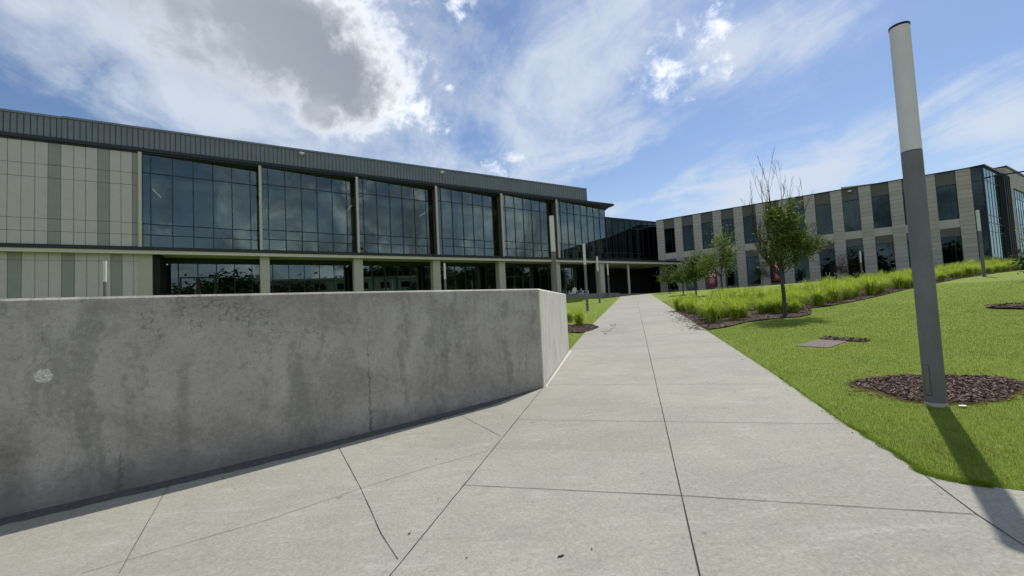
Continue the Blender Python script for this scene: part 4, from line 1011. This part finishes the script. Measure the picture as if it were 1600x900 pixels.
# ------------------------------------------------------------------ white lounge chairs
def chair():
    r=empty('lounge_chair',(0,0,0))
    mb=MB()
    for k in range(5): mb.box(-.27,.27,-.42+.14*k,-.42+.14*k+.12,.36-.03*k,.385-.03*k)
    mb.build('seat',Mt['white'],r)
    mb=MB()
    for k in range(5):
        x=-.27+.112*k; zt=.98-.05*abs(k-2)
        mb.add([(x,.22,.22),(x+.1,.22,.22),(x+.1,.52,zt),(x,.52,zt),(x,.245,.22),(x+.1,.245,.22),(x+.1,.545,zt),(x,.545,zt)],[(0,1,2,3),(7,6,5,4),(0,3,7,4),(1,5,6,2),(3,2,6,7),(0,4,5,1)])
    mb.build('backrest',Mt['white'],r)
    for s_ in (-1,1):
        mb=MB(); mb.box(s_*.36-.07,s_*.36+.07,-.48,.36,.56,.585); mb.build('armrest',Mt['white'],r)
        mb=MB(); mb.box(s_*.32-.02,s_*.32+.02,-.44,-.34,0,.56); mb.build('leg',Mt['white'],r)
        mb=MB(); mb.add([(s_*.31-.02,-.4,.3),(s_*.31+.02,-.4,.3),(s_*.31+.02,.5,.0),(s_*.31-.02,.5,.0),(s_*.31-.02,-.4,.4),(s_*.31+.02,-.4,.4),(s_*.31+.02,.55,.09),(s_*.31-.02,.55,.09)],[(0,3,2,1),(4,5,6,7),(0,1,5,4),(1,2,6,5),(2,3,7,6),(3,0,4,7)]); mb.build('leg',Mt['white'],r)
    return r
c0=chair()
for i,(px,Zz,rz,lab) in enumerate(((895,49.5,R(200),'white lounge chair facing left, leftmost of three on the terrace'),(906,51,R(75),'middle white lounge chair of three on the terrace'),(914.2,51.5,R(75),'right white lounge chair of three, just left of a lamp post'))):
    o=c0 if i==0 else copy_tree(c0)
    d=ray(px,455)/F*Zz; o.location=(float(d[0]),float(d[1]),FL+.0); o.scale=(.92,.92,.95); o.rotation_euler=(0,0,rz); tag(o,lab,'chair','white chairs on the terrace')
# ------------------------------------------------------------------ drain grate in the lawn
gp=[g(*p) for p in ((1243,541),(1296,544),(1333,534),(1276,531))]; cg=sum(gp)/4
root=empty('drain_grate',(cg[0],cg[1],h(*cg))); tag(root,'rectangular weathered grate panel lying in the lawn near the tree','grate')
u=(gp[1]-gp[0]); v=(gp[3]-gp[0])
for k in range(4):
    a0_,a1_=k/4+.012,(k+1)/4-.012
    P=[gp[0]+u*a0_-cg,gp[0]+u*a1_-cg,gp[0]+u*a1_+v-cg,gp[0]+u*a0_+v-cg]
    mb=MB(); base_=h(*cg)
    vs=[(p[0],p[1],pl(*(p+cg))-base_+.0) for p in P]+[(p[0],p[1],pl(*(p+cg))-base_+.012) for p in P]
    mb.add(vs,[(4,5,6,7),(0,1,5,4),(1,2,6,5),(2,3,7,6),(3,0,4,7)]); mb.build('slat',Mt['grate'],root)
mb=MB()
for k in range(1,4):
    P=[gp[0]+u*(k/4-.012)-cg,gp[0]+u*(k/4+.012)-cg,gp[0]+u*(k/4+.012)+v-cg,gp[0]+u*(k/4-.012)+v-cg]
    mb.add([(p[0],p[1],pl(*(p+cg))-h(*cg)+.014) for p in P],[(0,1,2,3)])
mb.build('edge_strip',Mt['stake'],root)
gb=[gp[3]+(gp[3]-gp[0])*.02,gp[3]+(gp[3]-gp[0])*.35+u*.1,gp[2]+(gp[2]-gp[1])*.35+u*.3,gp[2]+u*.35,gp[2]]
bed('mulch_edge',gb,160,(.03,.08),'thin strip of mulch behind the grate in the lawn',31,.02)
# ------------------------------------------------------------------ litter on the paving
LT=[(876,874,'small dark twig lying on the paving near the bottom centre'),(1160,563,'dark twig on the path near its right edge'),(729,877,None),(785,654,None),(925,863,None),(348,749,None),(367,769,None),(685,783,None),(682,720,None),(1285,645,None),(1298,651,None),(1332,679,None),(965,662,None),(1105,599,None),(900,636,None),(640,838,None)]
q=random.Random(6)
for i,(px,py,lab) in enumerate(LT):
    p=g(px,py); z=pl(*p)+.018; L_=.04 if lab else q.uniform(.008,.016); w_=.011 if lab else L_*.6; a=q.uniform(-.6,.6)
    mb=MB(); N=7; ca,sa=math.cos(a),math.sin(a)
    ring_=[]
    for k in range(N):
        t=2*math.pi*k/N; r=q.uniform(.75,1.1); ux=L_*.6*r*math.cos(t); vy=w_*.6*r*math.sin(t); ring_.append((ux*ca-vy*sa,ux*sa+vy*ca))
    mb.prism(ring_,0,.004); 
    o=mb.build('twig' if lab else 'dead_leaf',Mt['litter'],loc=(p[0],p[1],z))
    tag(o,lab or 'tiny dark dead leaf lying on the pale concrete paving','twig' if lab else 'leaf',None if lab else 'dead leaves on the paving')
mb=MB(); p=np.array([4.52,4.36]); mb.prism([(0.04,0.0),(.025,.02),(-.015,.025),(-.035,.01),(-.02,-.02),(.015,-.02)],0,.012); o=mb.build('pebble',Mt['white'],loc=(p[0],p[1],h(*p)+.01)); tag(o,'small white stone at the foot of the near lamp post','stone')
# ------------------------------------------------------------------ turf blades
NP=np.random.default_rng(4)
def blades(name,n,region,hh,wd,material,label):
    x,y=region(n); m_=len(x); z=H(x,y); a=NP.uniform(0,6.283,m_); L_=hh*NP.uniform(.5,1.2,m_); ln=NP.normal(0,.38,m_)*L_; la=NP.uniform(0,6.283,m_); ww=wd*NP.uniform(.6,1.3,m_)*np.clip(np.hypot(x,y)/6,1,3.2)
    v=np.zeros((m_,3,3)); v[:,0]=np.stack([x-np.cos(a)*ww,y-np.sin(a)*ww,z-.004],-1); v[:,1]=np.stack([x+np.cos(a)*ww,y+np.sin(a)*ww,z-.004],-1); v[:,2]=np.stack([x+np.cos(la)*ln,y+np.sin(la)*ln,z+L_],-1)
    me=bpy.data.meshes.new(name); me.vertices.add(m_*3); me.vertices.foreach_set('co',v.ravel()); me.loops.add(m_*3); me.loops.foreach_set('vertex_index',np.arange(m_*3)); me.polygons.add(m_); me.polygons.foreach_set('loop_start',np.arange(0,m_*3,3)); me.polygons.foreach_set('loop_total',np.full(m_,3)); me.update(); me.validate(); me.materials.append(material)
    o=bpy.data.objects.new(name,me); COL.objects.link(o); tag(o,label,'grass',kind='stuff'); return o
def inside(P,x,y):
    P=[tuple(p) for p in P]; r=np.zeros(len(x),bool); j=len(P)-1
    for i in range(len(P)):
        xi,yi=P[i]; xj,yj=P[j]
        if yi!=yj: r^=((yi>y)!=(yj>y))&(x<(xj-xi)*(y-yi)/(yj-yi)+xi)
        j=i
    return r
gpoly=[tuple(p) for p in gp]
ringin=[((x-4.98)*.97+4.98,(y-5.08)*.97+5.08) for x,y in ring]
def reg_right(n):
    r=(3.2**.3+NP.random(n)*(34**.3-3.2**.3))**(1/.3); a=np.radians(NP.uniform(17,66,n)); x=r*np.sin(a); y=r*np.cos(a)
    k=~inside(poly,x,y)&~inside(ringin,x,y)&~inside(bedpoly,x,y)&~inside(gpoly,x,y)&~inside(gb,x,y); return x[k],y[k]
blades('grass',460000,reg_right,.026,.0019,Mt['blade'],'short mown green grass of the right lawn')
def reg_left(n):
    r=(10**.3+NP.random(n)*(52**.3-10**.3))**(1/.3); a=np.radians(NP.uniform(-4,17,n)); x=r*np.sin(a); y=r*np.cos(a)
    k=~inside(poly,x,y)&~inside(loopo,x,y)&~inside(lb,x,y); return x[k],y[k]
blades('grass',45000,reg_left,.036,.0026,Mt['blade'],'short mown green grass left of the path')
def reg_edge(n):   # dead fringe round the mulch ring
    a=NP.uniform(0,6.283,n); k=NP.integers(0,len(ring),n); P=np.array(ring); Q=P[(k+1)%len(ring)]; t=NP.random(n)[:,None]; p=P[k]*(1-t)+Q*t
    c=np.array([4.98,5.08]); p=c+(p-c)*NP.normal(1.04,.035,n)[:,None]; return p[:,0],p[:,1]
def reg_bare(n):
    c=g(1478,700); return NP.normal(c[0],.17,n),NP.normal(c[1],.14,n)
blades('dry_grass',900,reg_bare,.022,.002,Mt['dry'],'thin straw coloured bare spot in the lawn beside the lamp post shadow')
blades('dry_grass',5000,reg_edge,.028,.0024,Mt['dry'],'straw coloured dead grass fringe round the mulch ring')
def reg_over(n):
    P=np.array([tuple(p) for p in right]); k=NP.integers(2,len(P)-2,n); dd=np.hypot(*P.T); w_=1.0
    k=(2+np.floor((len(P)-4)*NP.random(n)**2.2)).astype(int); t=NP.random(n)[:,None]; p=P[k]*(1-t)+P[k+1]*t; e=P[k+1]-P[k]; e/=np.linalg.norm(e,axis=1)[:,None]
    nn=np.stack([-e[:,1],e[:,0]],-1); off=NP.normal(0,.014,n)+.012*np.sin(p[:,1]*9)+.01*np.sin(p[:,1]*23+p[:,0]*17); p=p+nn*(off-.004)[:,None]; return p[:,0],p[:,1]
blades('edge_grass',26000,reg_over,.034,.002,Mt['blade'],'ragged grass blades leaning over the right edge of the path')
bpy.context.view_layer.update()
